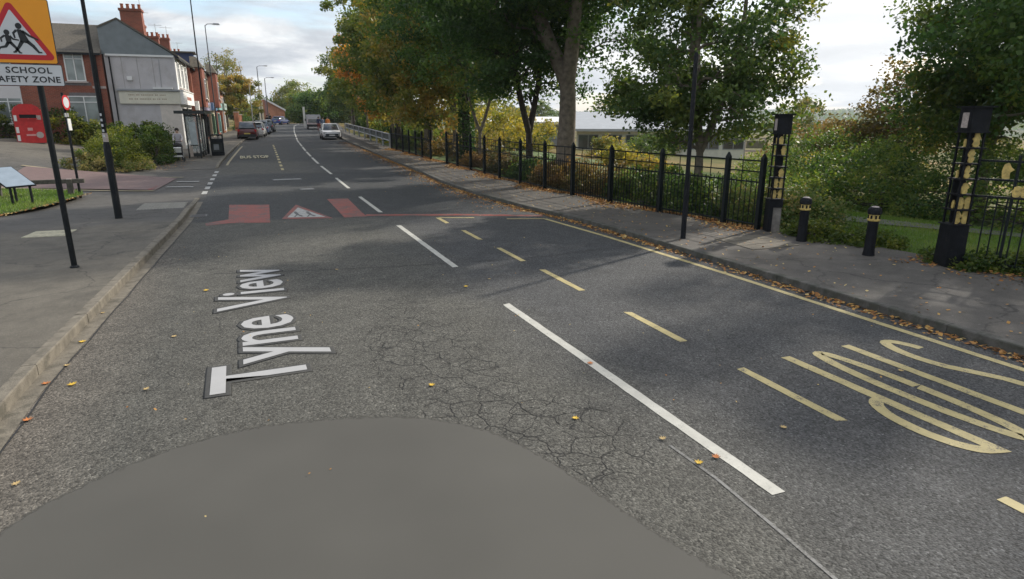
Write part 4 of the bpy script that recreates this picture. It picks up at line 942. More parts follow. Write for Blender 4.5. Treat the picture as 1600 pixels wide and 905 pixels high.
# brick house facing us
gz = TZ(-9, 50)
bh = thing('brick_house', 'red brick house with brown slate roof behind the hedge and clothing bank', 'house', (-7.5, 50, gz))
E0 = 6.5 - gz; RZ = 8.45 - gz
MB().bbox(-8.5, 0, 0, 7, -1, E0).build('wall', M_brick, bh)
MB().add([(-8.7, -.3, E0 - .1), (.02, -.3, E0 - .1), (.02, 3.2, RZ), (-8.7, 3.2, RZ), (-8.7, 7.3, E0 - .1), (.02, 7.3, E0 - .1), (-8.7, -.3, E0 + .02), (.02, -.3, E0 + .02), (.02, 3.2, RZ + .13), (-8.7, 3.2, RZ + .13), (-8.7, 7.3, E0 + .02), (.02, 7.3, E0 + .02)],
    [(0, 1, 2, 3), (3, 2, 5, 4), (6, 7, 8, 9), (9, 8, 11, 10), (0, 1, 7, 6), (4, 5, 11, 10), (0, 6, 9, 3), (3, 9, 10, 4), (1, 7, 8, 2), (2, 8, 11, 5)]).build('roof', M_slate, bh)
MB().bbox(-8.6, 0, -.36, -.3, E0 - .12, E0 + .0).build('gutter', M_black, bh)
window(bh, (-1.55, -.0, 5.65 - gz), 1.05, 1.75, trans=True, gm=M_glassl); window(bh, (-1.35, 0, 3.0 - gz), 1.75, 1.75, bars=(-.0,), trans=True, gm=M_glassl); window(bh, (-5.4, 0, 3.0 - gz), 1.5, 1.75, trans=True, gm=M_glassl); window(bh, (-5.4, 0, 5.65 - gz), 1.05, 1.75, trans=True, gm=M_glassl)
for x, z in ((-1.55, 6.62), (-1.35, 3.98), (-1.55, 4.62)): MB().bbox(x - .75, x + .75, -.03, 0, z - gz - .1, z - gz + .1).build('lintel', mat('grey_stone', (.16, .15, .15), .9, .2, 6), bh)
MB().tube([(-.35, -.12, E0 - .1), (-.35, -.12, 0)], .05, 6).build('drainpipe', M_black, bh); MB().bbox(-.75, 0, -.04, 0, 4.35 - gz, 4.5 - gz).build('string_course', M_paper, bh)
# corner shop: gable to us, shop front to the road
sz = TZ(-4.5, 50)
sh = thing('corner_shop', 'corner shop with lilac-grey gable wall, cream sign board and white front', 'shop', (-3.35, 50.1, sz), R(-2))
W_ = 4.05; e = 6.55 - sz; rz_ = 8.62 - sz; ax_ = -3.0; D_ = 7.4
# lower render, upper cladding triangle
MB().bbox(-W_, 0, 0, D_, -1, e - .02).build('wall', [M_render], sh)
MB().prism([(-W_ - .1, e - .05), (.12, e - .05), (ax_, rz_), (-W_ - .1, rz_ - .42)], lambda a, b: (a, -.06, b), lambda a, b: (a, .1, b)).build('gable_cladding', M_cladg, sh)
MB().bbox(-W_ + .1, .02, -.09, -.0, e - .14, e - .02).build('white_trim', M_white_p, sh)
MB().bbox(.0, .05, .01, D_, -.2, e - .1).build('front_wall', M_whiter, sh)
MB().add([(.3, -.12, e - .10), (.3, D_, e - .10), (ax_, D_, rz_ + .02), (ax_, -.12, rz_ + .02), (.3, -.12, e + .02), (.3, D_, e + .02), (ax_, D_, rz_ + .14), (ax_, -.12, rz_ + .14)], [(0, 1, 2, 3), (7, 6, 5, 4), (0, 4, 5, 1), (3, 7, 4, 0), (2, 6, 7, 3), (1, 5, 6, 2)]).build('roof', M_slate, sh)
MB().add([(ax_, -.12, rz_ + .02), (ax_, D_, rz_ + .02), (-W_ - .12, D_, rz_ - .55), (-W_ - .12, -.12, rz_ - .55), (ax_, -.12, rz_ + .12), (ax_, D_, rz_ + .12), (-W_ - .12, D_, rz_ - .43), (-W_ - .12, -.12, rz_ - .43)], [(0, 1, 2, 3), (7, 6, 5, 4), (0, 4, 5, 1), (3, 7, 4, 0), (2, 6, 7, 3), (1, 5, 6, 2)]).build('roof', M_slate, sh)
MB().bbox(.24, .34, -.1, D_, e - .2, e - .1).build('gutter', M_black, sh)
bd = MB().bbox(-W_ + .55, .10, -.16, -.0, 3.42 - sz, 4.22 - sz).build('sign_board', M_creamb, sh)
MB().bbox(-W_ + .45, .14, -.26, -.0, 4.24 - sz, 4.36 - sz).build('board_cornice', M_grey_p, sh); MB().bbox(-1.45, -.3, -.3, -.0, 4.37 - sz, 4.47 - sz).build('light_trough', M_white_p, sh)
rr = random.Random(4)
for row, z in ((0, 3.98), (1, 3.72)):
    x = -W_ + 1.1
    mb = MB()
    while x < -.7: wl = rr.uniform(.05, .10); mb.bbox(x, x + wl, -.164, -.158, z - sz - .04, z - sz + .04); x += wl + rr.choice([.03, .03, .10])
    mb.build('faded_lettering', mat('faded_ochre', (.40, .33, .24), .8, .1, 5), bd)
MB().bbox(-1.2, .03, -.035, 0, -.3, 3.38 - sz).build('pale_corner_wall', M_pink, sh)
fa = MB().bbox(.06, .32, -.05, D_ - .1, 3.40 - sz, 4.25 - sz).build('shop_fascia', M_whiter, sh)
mb = MB(); y = 2.2
while y < 5: wl = rr.uniform(.12, .2); mb.bbox(.32, .33, y, y + wl, 3.72 - sz, 3.95 - sz); y += wl + .07
mb.build('faded_lettering', mat('faded_red_letter', (.45, .2, .16), .7, .1, 5), fa)
MB().bbox(.06, .36, -.05, D_ - .1, 4.27 - sz, 4.35 - sz).build('fascia_cornice', M_white_p, sh)
for i in range(3): window(sh, (.05, 1.25 + i * 2.3, 5.35 - sz), 1.0, 1.7, 'y', trans=True, sill=True, gm=M_glassl)
window(sh, (.05, 2.1, 2.05 - sz), 2.6, 2.2, 'y', frame=M_black, bars=(-.17, .17), sill=False); window(sh, (.05, 5.5, 2.05 - sz), 2.4, 2.2, 'y', frame=M_black, bars=(-.17, .17), sill=False)
MB().bbox(.05, .12, 3.6, 4.2, .2, 3.2 - sz).build('door', M_black, sh)
MB().bbox(.05, .2, .2, D_ - .2, -.1, .25).build('stall_riser', M_white_p, sh)
def chimney(par, x, y, z0, w_, d_, h_, pots, mt=M_brick):
    c_ = MB().bbox(x - w_ / 2, x + w_ / 2, y - d_ / 2, y + d_ / 2, z0, z0 + h_ - .16).bbox(x - w_ / 2 - .06, x + w_ / 2 + .06, y - d_ / 2 - .06, y + d_ / 2 + .06, z0 + h_ - .16, z0 + h_).build('chimney', mt, par)
    for k in range(pots):
        MB().lathe([(.12, z0 + h_ - .005), (.10, z0 + h_ + .08), (.09, z0 + h_ + .26), (.12, z0 + h_ + .3), (.11, z0 + h_ + .33)], c=(x + (k - (pots - 1) / 2) * w_ * .8 / max(1, pots - 1), y, 0), n=10).build('chimney_pot', mat('terracotta', (.33, .10, .05), .85, .2, 6), c_)
chimney(sh, -2.55, 3.2, rz_ - 1.2, 1.3, .8, 2.3, 4)
# the rest of the terrace, receding along the left pavement
def aerial(par, x, y, z0, h_=1.0):
    a_ = MB().tube([(x, y, z0), (x, y, z0 + h_)], .018, 5).tube([(x - .5, y, z0 + h_ * .9), (x + .5, y, z0 + h_ * .9)], .012, 4)
    for k in range(7): a_.tube([(x - .48 + k * .16, y - .2, z0 + h_ * .9), (x - .48 + k * .16, y + .2, z0 + h_ * .9)], .008, 4)
    a_.build('television_aerial', M_steel, par)
aerial(sh, -2.0, 3.3, rz_ + 1.0, 1.0)
MB().tube([(-W_ + .3, -.1, e - .2), (-W_ + .3, -.1, 0)], .045, 6).build('drainpipe', M_black, sh); MB().tube([(-.9, -.04, e - .3), (-.95, -.04, 4.5 - sz)], .015, 5).build('cable', M_grey_p, sh); MB().bbox(-2.9, -2.6, -.12, 0, 4.9 - sz, 5.15 - sz).build('alarm_box', M_white_p, sh)
for x in (-3.1, -2.2, -1.3): MB().bbox(x - .02, x + .02, -.008, 0, 4.4 - sz, e - .2).build('render_bead', mat('dirty_render_bead', (.36, .34, .33), .9, .1, 3), sh)
def terrace(label, y0, wid, mt, e_, rcol, fasc, seed, bay=False, chim=True, roofh=2.0, name='terrace_shop', x0=None, hd=-2.0, rm=M_slate):
    x = (-3.35 + (y0 - 50) * .07) if x0 is None else x0; z = TZ(x - 1, y0); z = min(z, .9)
    t_ = thing(name, label, 'shop', (x, y0, z), R(hd))
    MB().bbox(-7.5, 0, 0, wid - .02, -1, e_).build('wall', mt, t_)
    MB().add([(.28, 0, e_ - .1), (.28, wid - .02, e_ - .1), (-3.2, wid - .02, e_ + roofh), (-3.2, 0, e_ + roofh), (-6.8, wid - .02, e_ - .1), (-6.8, 0, e_ - .1),
              (.28, 0, e_ + .03), (.28, wid - .02, e_ + .03), (-3.2, wid - .02, e_ + roofh + .13), (-3.2, 0, e_ + roofh + .13), (-6.8, wid - .02, e_ + .03), (-6.8, 0, e_ + .03)],
             [(0, 1, 2, 3), (3, 2, 4, 5), (6, 7, 8, 9), (9, 8, 10, 11), (0, 6, 7, 1), (4, 10, 11, 5), (0, 3, 9, 6), (3, 5, 11, 9), (1, 2, 8, 7), (2, 4, 10, 8)]).build('roof', rm, t_)
    MB().bbox(.2, .3, 0, wid - .03, e_ - .2, e_ - .1).build('gutter', M_black, t_)
    if bay:
        MB().prism([(0, .6), (.75, 1.1), (.75, wid - 1.5), (0, wid - 1.0)], lambda a, b: (a, b, 2.9), lambda a, b: (a, b, e_ + .1)).build('bay', M_brick, t_)
        MB().prism([(0, .5), (.85, 1.0), (.85, wid - 1.4), (0, wid - .9)], lambda a, b: (a, b, e_ + .1), lambda a, b: (a * .5, b * .9 + .2, e_ + .9)).build('bay_roof', M_slate, t_)
        window(t_, (.76, wid / 2 - .2, e_ - 1.5), 1.3, 1.6, 'y', trans=True)
    else:
        for i in range(2): window(t_, (.0, wid * (.28 + .44 * i), e_ - 1.35), 1.0, 1.6, 'y', trans=True)
    MB().bbox(.01, .30, .1, wid - .12, 2.65, 3.35).build('shop_fascia', fasc, t_)
    rr = random.Random(seed); mb = MB(); y = 1.2
    while y < wid - 1.2: wl = rr.uniform(.12, .22); mb.bbox(.30, .31, y, y + wl, 2.88, 3.12); y += wl + .08
    mb.build('faded_lettering', M_grey_p, t_)
    window(t_, (.0, wid * .36, 1.35), wid * .5, 2.0, 'y', frame=rcol, bars=(-.17, .17), sill=False); MB().bbox(.0, .06, wid * .7, wid * .7 + .9, .0, 2.1).build('door', rcol, t_)
    if chim: aerial(t_, -2.9, .45, e_ + roofh + .9, 1.1)
    if chim: chimney(t_, -3.2, .45, e_ + roofh - .9, .9, .7, 1.9, 3)
    return t_
terrace('narrow brick shop with white bay front next to the white corner shop', 57.7, 5.2, M_brick, 5.85, M_white_p, M_whiter, 2, True)
terrace('brick shop with a pale projecting fascia and pink sign, third from the corner', 63.1, 5.4, M_brick, 5.6, M_black, mat('lilac_fascia', (.38, .36, .48), .6, .1, 3), 3)
terrace('cream rendered shop with green and cream front, in the middle of the row', 68.7, 5.6, mat('cream_render', (.50, .44, .32), .9, .12, 2), 6.0, mat('dull_green_paint', (.08, .16, .09), .5, .1, 4), mat('blue_fascia', (.16, .30, .52), .5, .1, 3), 4, chim=True, bay=True)
terrace('shop with pale turquoise fascia near the far end of the row', 74.5, 6.0, M_brick, 5.2, mat('turquoise_paint', (.25, .45, .42), .5, .1, 4), mat('turquoise_paint', (.25, .45, .42)), 5)
terrace('last brick shop of the row beside the low brick wall', 80.7, 5.5, M_brick2, 4.6, M_white_p, mat('pale_green_fascia', (.35, .45, .38), .6, .1, 3), 6, chim=True)
dr = thing('roof_dormer', 'blue-tarpaulined dormer rising above the terrace roofs', 'dormer', (-3.6, 65.5, 7.0))
MB().bbox(-1.0, .8, 0, 1.8, -1.4, 1.0).build('wall', mat('dark_blue_sheet', (.04, .06, .15), .6, .1, 3), dr); MB().bbox(-1.2, 1.0, -.2, 2.0, 1.0, 1.12).build('roof', M_slate, dr); window(dr, (.8, .9, .1), 1.0, 1.1, 'y')
bw = thing('brick_wall', 'low orange brick garden wall with piers at the end of the shops', 'wall', (.4, 86.5, TZ(.4, 86.5)), R(-4))
MB().bbox(-.3, 0, 0, 6, -.2, 1.7).build('wall', M_brick2, bw)
for k in range(4): a = MB().bbox(-.42, .12, k * 1.95 - .27, k * 1.95 + .27, -.2, 2.0 + (k == 0) * .3).build('pier', M_brick2, bw); MB().box((-.15, k * 1.95, 2.06 + (k == 0) * .3), (.65, .65, .1)).build('coping', M_paper, a)
# distant orange brick gable
fb = thing('brick_hall', 'distant orange brick building with a white sloping bargeboard, beyond the parked cars', 'building', (5.35, 138.5, TZ(5.6, 138) - .2), R(0))
z = 0
MB().prism([(0, -1), (3.95, -1), (3.95, 2.75), (.45, 4.75), (0, 4.75)], lambda a, b: (a, -3 + a * .3, b), lambda a, b: (a, 12, b)).build('wall', M_brick2, fb)
MB().prism([(.25, 4.75), (4.15, 2.62), (4.15, 2.95), (.25, 5.12)], lambda a, b: (a, -3.3 + a * .3, b), lambda a, b: (a, 12.2, b)).build('roof', M_white_p, fb)
MB().bbox(-.32, .0, -3.1, 12, -1, 4.3).build('pale_end_wall', mat('pale_yellow_render', (.62, .54, .38), .8, .08, 3), fb)
MB().bbox(.35, .62, -3.05, -2.5, -1, 4.6).build('drainpipe', mat('dull_mauve', (.3, .18, .18), .8, .1, 3), fb)

# ================================================================== BUS SHELTER
M_dark = mat('dark_bronze_metal', (.018, .022, .022), .4, .2, 6)
bs = thing('bus_shelter', 'black-framed glass bus shelter with flat roof on the left pavement', 'bus shelter', (-1.85, 40.6, prof(41) + KH + TZ(-2, 41) * 0), R(-3))
hh = 2.45
MB().bbox(-1.2, .35, -.25, 4.2, hh, hh + .16).build('roof', M_dark, bs)
for x, y in ((-.1, .0), (-.1, 1.3), (-.1, 2.6), (-.1, 3.9)): MB().bbox(x - .045, x + .045, y - .045, y + .045, 0, hh).build('post', M_dark, bs)
MB().bbox(-.75, -.69, -.03, .03, 0, hh).build('post', M_dark, bs)
MB().bbox(-.69, -.145, -.012, .012, .35, 2.3).build('end_pane', M_clear, bs); MB().bbox(-.69, -.145, -.025, .025, 2.3, 2.4).build('end_rail', M_dark, bs); MB().bbox(-.69, -.145, -.02, .02, .1, .28).build('end_rail', M_dark, bs)
ad = MB().bbox(-.55, -.20, -.06, -.03, .75, 2.0).build('poster_panel', mat('pale_grey_poster', (.38, .42, .42), .4, .15, 4), bs)
MB().bbox(-.57, -.18, -.075, -.055, .70, .75).build('poster_frame', M_dark, ad)
MB().bbox(-.66, -.50, -.05, -.02, .1, .72).build('pale_strip', mat('pinkish_panel', (.45, .38, .33), .6, .1, 4), bs)
for k in range(3): MB().bbox(-.112, -.088, .06 + k * 1.3, 1.24 + k * 1.3, .35, 2.3).build('back_pane', M_clear, bs); MB().bbox(-.125, -.075, .05 + k * 1.3, 1.25 + k * 1.3, .28, .35).build('pane_rail', M_dark, bs)
MB().bbox(-.55, -.25, .5, 3.6, .52, .58).build('seat', M_dark, bs)
for y in (.8, 3.3): MB().bbox(-.42, -.36, y, y + .06, 0, .52).build('seat_leg', M_dark, bs)
bn = thing('waste_bin', 'tall black box bin with slotted top beside the bus shelter', 'bin', (-1.12, 42.6, prof(42.4) + KH), R(0), None, (.8, .85, .86))
poly_ = [(-.42, .0), (.40, 0), (.40, 1.38), (-.42, 1.45)]
MB().bbox(-.45, -.36, -.3, .3, 0, 1.36).build('side', M_black, bn); MB().bbox(.36, .45, -.3, .3, 0, 1.36).build('side', M_black, bn); MB().bbox(-.36, .36, -.3, .3, 0, .28).build('plinth', M_black, bn); MB().bbox(-.36, .36, -.28, .3, .9, 1.15).build('upper_panel', M_black, bn); MB().bbox(-.45, .45, -.32, .32, 1.36, 1.46).build('top', M_black, bn)
MB().bbox(-.36, .36, -.1, .3, .28, .9).build('liner', mat('dark_liner', (.05, .055, .05), .6, .2, 6), bn); MB().bbox(-.25, .1, -.12, -.1, .4, .8).build('notice', M_grey_p, bn)
for k in range(3): MB().bbox(-.3 + k * .22, -.14 + k * .22, -.31, -.28, 1.2, 1.32).build('slot_plate', M_paper, bn)

# ================================================================== CARS
def car(label, x, y, rz, col, kind='hatch', cat='car', group='cars parked along the road'):
    """front at -Y local; length 4.2"""
    t_ = thing('parked_car', label, cat, (x, y, prof(y)), rz, group)
    paintm = mat('car_' + '_'.join('%d' % (c * 100) for c in col), col, .32, .04, 3, coat=.6)
    suv = kind == 'estate'; H_ = 1.62 if suv else 1.46; bl = .93 if suv else .86
    # stations: y, zbot, zbelt, halfwidth
    st = [(-2.08, .38, .58, .62), (-2.0, .26, .70, .76), (-1.75, .22, .76, .84), (-1.3, .22, .84, .87), (-.95, .22, bl, .88), (0, .22, bl + .01, .885), (1.0, .22, bl + .03, .885), (1.6, .24, bl + .04, .86), (1.98, .28, bl + .02, .79), (2.06, .42, bl - .12, .70)]
    v = []; f = []; mb = MB()
    for (yy_, zb_, zt_, hw) in st:
        for s_ in ((-1, zb_, .93), (-1, zb_ + .16, 1.0), (-1, (zb_ + zt_) / 2 + .05, 1.0), (-1, zt_ - .04, .95), (-1, zt_, .86), (1, zt_, .86), (1, zt_ - .04, .95), (1, (zb_ + zt_) / 2 + .05, 1.0), (1, zb_ + .16, 1.0), (1, zb_, .93)):
            v.append((s_[0] * hw * s_[2], yy_, s_[1]))
    for i in range(len(st) - 1):
        for k in range(10): f.append((i * 10 + k, i * 10 + (k + 1) % 10, (i + 1) * 10 + (k + 1) % 10, (i + 1) * 10 + k))
    f.append(tuple(range(10))); f.append(tuple(range(len(st) * 10 - 1, len(st) * 10 - 11, -1)))
    mb.add(v, f).build('body', paintm, t_, smooth=True)
    # cabin
    cs = [(-1.0, bl - .03, bl + .0, .76, .74), (-.35, bl, H_ - .05, .80, .60), (.1, bl, H_, .80, .62), (1.0, bl, H_ - .01, .80, .61), (1.55 if suv else 1.35, bl, H_ - .07, .78, .57), (1.98 if suv else 1.9, bl, bl + (.12 if suv else .05), .72, .68)]
    v = []; f = []
    for (yy_, a, b, w1, w2) in cs:
        v += [(-w1, yy_, a), (-w2 - .02, yy_, b - .05), (-w2 + .06, yy_, b), (w2 - .06, yy_, b), (w2 + .02, yy_, b - .05), (w1, yy_, a)]
    for i in range(len(cs) - 1):
        for k in range(6): f.append((i * 6 + k, i * 6 + (k + 1) % 6, (i + 1) * 6 + (k + 1) % 6, (i + 1) * 6 + k))
    MB().add(v, f).build('cabin_glass', M_glassd, t_, smooth=True)
    MB().add([(-.58, -.30, H_ - .035), (.58, -.30, H_ - .035), (.60, .1, H_ + .012), (.59, 1.0, H_ + .004), (.55, 1.5, H_ - .05), (-.55, 1.5, H_ - .05), (-.59, 1.0, H_ + .004), (-.60, .1, H_ + .012),
              (-.60, -.33, H_ - .08), (.60, -.33, H_ - .08), (.63, 1.0, H_ - .06), (-.63, 1.0, H_ - .06)], [(0, 1, 2, 7), (7, 2, 3, 6), (6, 3, 4, 5), (0, 8, 9, 1), (1, 9, 10, 3, 2), (0, 7, 6, 11, 8)]).build('roof', paintm, t_, smooth=True)
    for s_ in (-1, 1):
        MB().tube([(s_ * .765, -1.0, bl), (s_ * .63, -.33, H_ - .07), (s_ * .65, 1.0, H_ - .06), (s_ * .60, cs[4][0], H_ - .1), (s_ * .72, cs[5][0], bl + .02)], .035, 5).build('pillar', paintm, t_)
        MB().tube([(s_ * .80, .35, bl), (s_ * .655, .35, H_ - .07)], .03, 5).build('pillar', paintm, t_)
        MB().box((s_ * .97, -.72, bl + .08), (.17, .09, .12)).build('mirror', paintm, t_)
        MB().box((s_ * .62, -1.99, .62), (.30, .12, .15)).build('headlight', glass('headlamp_glass', (.5, .52, .54)), t_)
        MB().box((s_ * .70, 1.99, bl - .10), (.22, .12, .22 if suv else .18)).build('tail_light', mat('tail_red', (.45, .01, .012), .25, .05, 4), t_)
        for yy_ in (-1.3, 1.25):
            w_ = thing_wheel(t_, s_ * .80, yy_)
    MB().box((0, -2.05, .45), (1.15, .1, .16)).build('grille', M_dark, t_); MB().box((0, -2.02, .30), (1.35, .12, .1)).build('bumper_trim', M_dark, t_)
    MB().box((0, 2.03, .38), (1.45, .14, .24)).build('bumper', M_dark if suv else paintm, t_)
    MB().box((0, 2.085 if not suv else 2.11, .66 if not suv else .56), (.52, .02, .11)).build('number_plate', mat('rear_plate', (.6, .5, .12), .5, .05, 4), t_); MB().box((0, -2.115, .40), (.52, .02, .11)).build('number_plate', M_white_p, t_)
    if suv:
        MB().box((0, 2.0, .62), (1.35, .1, .30)).build('grey_tailgate', mat('dark_grey_car_panel', (.09, .085, .09), .35, .1, 3), t_)
    return t_
WH = {}
def thing_wheel(par, x, y):
    if 'w' not in WH:
        mb = MB(); n = 18
        def ring(r, xx): return [(xx, r * math.cos(2 * PI * k / n), r * math.sin(2 * PI * k / n)) for k in range(n)]
        prof_ = [(.19, -.10), (.29, -.105), (.315, -.07), (.315, .07), (.29, .105), (.19, .10)]; v = sum([ring(r, xx) for r, xx in prof_], []); f = []
        for i in range(5):
            for k in range(n): f.append((i * n + k, i * n + (k + 1) % n, (i + 1) * n + (k + 1) % n, (i + 1) * n + k))
        f += [tuple(range(n)), tuple(range(6 * n - 1, 5 * n - 1, -1))]
        o = mb.add(v, f).build('wheel', M_rubber, par); WH['w'] = o.data
        mb = MB(); 
        for k in range(6): a = 2 * PI * k / 6; mb.box((.0, .1 * math.cos(a), .1 * math.sin(a)), (.225, .05, .19), rx=a)
        r_ = mb.build('rim', M_steel, o); WH['r'] = r_.data
    else:
        o = bpy.data.objects.new('wheel', WH['w']); C.objects.link(o); o.parent = par
        r_ = bpy.data.objects.new('rim', WH['r']); C.objects.link(r_); r_.parent = o
    o.location = (x, y, .315); return o
car('dark red and grey estate car, tail towards us, first in the left row', 1.05, 66.6, R(180 - 3), (.10, .012, .016), 'estate')
car('white hatchback parked behind the dark red car', 2.0, 72.6, R(180 - 5), (.55, .55, .54))
car('blue-grey hatchback, third in the left row of parked cars', 2.75, 78.9, R(180 - 6), (.07, .10, .18))
car('small blue car before the orange brick hall', 7.7, 126, R(150), (.03, .06, .24))
car('white hatchback parked on the right, facing us beside the guard rail', 8.4, 64.6, R(-3), (.62, .63, .65))
car('dark hatchback at the far end of the left row', 3.6, 85.6, R(180 - 7), (.05, .05, .055))
# pickup / box van on the right
va = thing('flatbed_van', 'white work van by the far right kerb where three people stand', 'van', (10.3, 96, prof(96)), R(-6), 'cars parked along the road', (1, 1, .84))
MB().box((0, 1.5, 1.5), (1.95, 3.4, 1.7)).build('box_body', mat('pale_grey_van', (.42, .42, .44), .5, .1, 3), va); MB().box((0, -1.25, 1.0), (1.85, 1.9, 1.3), taper=.88).build('cab', mat('pinkish_white_van', (.60, .50, .48), .4, .05, 3), va); MB().box((0, -2.05, 1.35), (1.5, .35, .55), taper=.9).build('windscreen', M_glassd, va)
MB().box((0, -2.2, .62), (1.8, .25, .35)).build('bumper', M_dark, va)
for x in (-.85, .85):
    for y in (-1.4, 2.2): thing_wheel(va, x, y)
    MB().box((x * 1.25, -1.9, 1.5), (.15, .1, .35)).build('mirror', M_dark, va)
MB().bbox(-1.35, -1.05, -.2, .0, .3, 3.6).build('ladder_post', mat('pale_post', (.6, .6, .55), .6, .05, 3), va)

# ================================================================== PEOPLE
def person(label, x, y, z, rz, top, bottom, hair, pose='stand', h=1.72, group=None):
    t_ = thing('person', label, 'person', (x, y, z), rz, group, h / 1.72)
    J = {'pel': (0, 0, .93), 'sp': (0, .01, 1.13), 'ch': (0, .0, 1.34), 'nk': (0, .0, 1.48), 'hd': (0, -.02, 1.60), 'ht': (0, -.02, 1.68)}
    st_ = .22 if pose == 'walk' else .02
    J.update(lh=(-.10, 0, .88), lk=(-.11, -st_ * .8, .50), la=(-.11, -st_ * .3, .09), lf=(-.11, -st_ * .3 - .15, .04), rh=(.10, 0, .88), rk=(.11, st_ * .2, .50), ra=(.11, st_ * 1.3, .11), rf=(.11, st_ * 1.3 - .14, .04))
    if pose == 'push': J.update(ls=(-.17, 0, 1.42), le=(-.22, -.12, 1.18), lw=(-.2, -.38, 1.06), lha=(-.19, -.46, 1.05), rs=(.17, 0, 1.42), re=(.22, -.12, 1.18), rw=(.2, -.38, 1.06), rha=(.19, -.46, 1.05))
    else: J.update(ls=(-.17, 0, 1.42), le=(-.24, .03, 1.15), lw=(-.25, -.06, .92), lha=(-.25, -.08, .82), rs=(.17, 0, 1.42), re=(.24, .03, 1.15), rw=(.25, -.08, .92), rha=(.25, -.10, .82))
    rad = dict(pel=.15, sp=.13, ch=.155, nk=.055, hd=.095, ht=.075, lh=.095, lk=.062, la=.042, lf=.035, rh=.095, rk=.062, ra=.042, rf=.035, ls=.065, le=.045, lw=.032, lha=.03, rs=.065, re=.045, rw=.032, rha=.03)
    E_ = [('pel', 'sp'), ('sp', 'ch'), ('ch', 'nk'), ('nk', 'hd'), ('hd', 'ht'), ('pel', 'lh'), ('lh', 'lk'), ('lk', 'la'), ('la', 'lf'), ('pel', 'rh'), ('rh', 'rk'), ('rk', 'ra'), ('ra', 'rf'), ('ch', 'ls'), ('ls', 'le'), ('le', 'lw'), ('lw', 'lha'), ('ch', 'rs'), ('rs', 're'), ('re', 'rw'), ('rw', 'rha')]
    ks = list(J); me = bpy.data.meshes.new('person_body'); me.from_pydata([J[k] for k in ks], [(ks.index(a), ks.index(b)) for a, b in E_], [])
    o = bpy.data.objects.new('person_tmp', me); C.objects.link(o); o.modifiers.new('s', 'SKIN'); sv = me.skin_vertices[0].data
    for i, k in enumerate(ks): sv[i].radius = (rad[k], rad[k] * (.72 if k in ('pel', 'sp', 'ch') else 1)); sv[i].use_root = (k == 'pel')
    ss = o.modifiers.new('u', 'SUBSURF'); ss.levels = 2; bpy.context.view_layer.update()
    m2 = bpy.data.meshes.new_from_object(o.evaluated_get(bpy.context.evaluated_depsgraph_get())); bpy.data.objects.remove(o)
    m2.materials.clear()
    for m_ in (bottom, top, M_skin, M_rubber): m2.materials.append(m_)
    for p_ in m2.polygons:
        c = p_.center; hand = (abs(c.x) > .15 and ((pose != 'push' and c.z < .93 and abs(c.x) > .2) or (pose == 'push' and c.y < -.36)))
        p_.material_index = 2 if (c.z > 1.47 or hand) else (1 if c.z > .93 or (abs(c.x) > .19 and c.z > .8) else (3 if c.z < .09 else 0)); p_.use_smooth = True
    b_ = bpy.data.objects.new('body', m2); C.objects.link(b_); b_.parent = t_
    hb = MB(); v = []; n = 12
    hb.lathe([(.104, 1.60), (.112, 1.66), (.10, 1.72), (.06, 1.765), (.01, 1.775)], c=(0, .012, 0), n=n).build('hair', hair, t_, smooth=True)
    fa_ = MB().box((0, -.118, 1.605), (.022, .03, .03)).build('nose', M_skin, t_)
    for s_ in (-1, 1): MB().box((s_ * .033, -.108, 1.635), (.018, .012, .008)).build('eye', M_black, t_)
    return t_
M_haird = mat('dark_hair', (.02, .014, .01), .8, .2, 20); navy = mat('navy_cloth', (.02, .03, .08), .9, .1, 10); blk = mat('black_cloth', (.015, .015, .017), .9, .1, 10); pal = mat('pale_grey_cloth', (.42, .40, .42), .9, .1, 10); pinkc = mat('pink_cloth', (.5, .30, .28), .9, .1, 10); oran = mat('hi_vis_orange_cloth', (.75, .25, .06), .8, .1, 10); teal = mat('teal_cloth', (.05, .20, .22), .9, .1, 10); mar = mat('maroon_cloth', (.22, .06, .05), .9, .1, 10)
person('person in a pale grey top pushing a pushchair behind the bus shelter', -2.95, 39.4, TZ(-2.9, 39.4) + KH, R(0), pal, blk, M_haird, 'push', 1.68)
pc = thing('pushchair', 'black and white pushchair in front of the person by the bus shelter', 'pushchair', (-2.95, 38.45, TZ(-2.95, 38.4) + KH), 0)
MB().box((0, 0, .55), (.46, .42, .40), rx=R(15), taper=.9).build('seat', blk, pc); MB().box((0, -.2, .62), (.36, .1, .26), rx=R(20)).build('blanket', M_white_p, pc); MB().lathe([(.25, 0), (.24, .12), (.16, .22), (.05, .26)], c=(0, .05, .72), n=14).build('hood', blk, pc, smooth=True)
MB().box((0, -.18, .30), (.38, .3, .08)).build('footrest', M_white_p, pc)
for s_ in (-1, 1):
    MB().tube([(s_ * .24, -.35, .12), (s_ * .22, .1, .5), (s_ * .2, .45, 1.02)], .016, 6).build('frame', M_steel, pc)
    for y in (-.35, .3):
        MB().prism([(.11 * math.cos(2 * PI * k / 14), .11 + .11 * math.sin(2 * PI * k / 14)) for k in range(14)], lambda a, b: (s_ * .26 - .02, y + a, b), lambda a, b: (s_ * .26 + .02, y + a, b)).build('wheel', M_rubber, pc)
MB().tube([(-.2, .45, 1.02), (.2, .45, 1.02)], .02, 8).build('handle', M_rubber, pc)
person('person in black standing on the pavement before the orange brick building', 5.6, 119, TZ(5.6, 119) + .1, R(0), blk, blk, M_haird, 'walk', 1.8)
person('person in dark clothes by the end of the left row of cars', 4.5, 104, TZ(4.5, 104) + .0, R(10), blk, navy, M_haird, 'stand', 1.75)
person('person in a navy jacket and dark trousers in front of the van', 9.9, 86.5, prof(86.5), R(0), navy, mar, M_haird, 'stand', 1.78, 'people by the van')
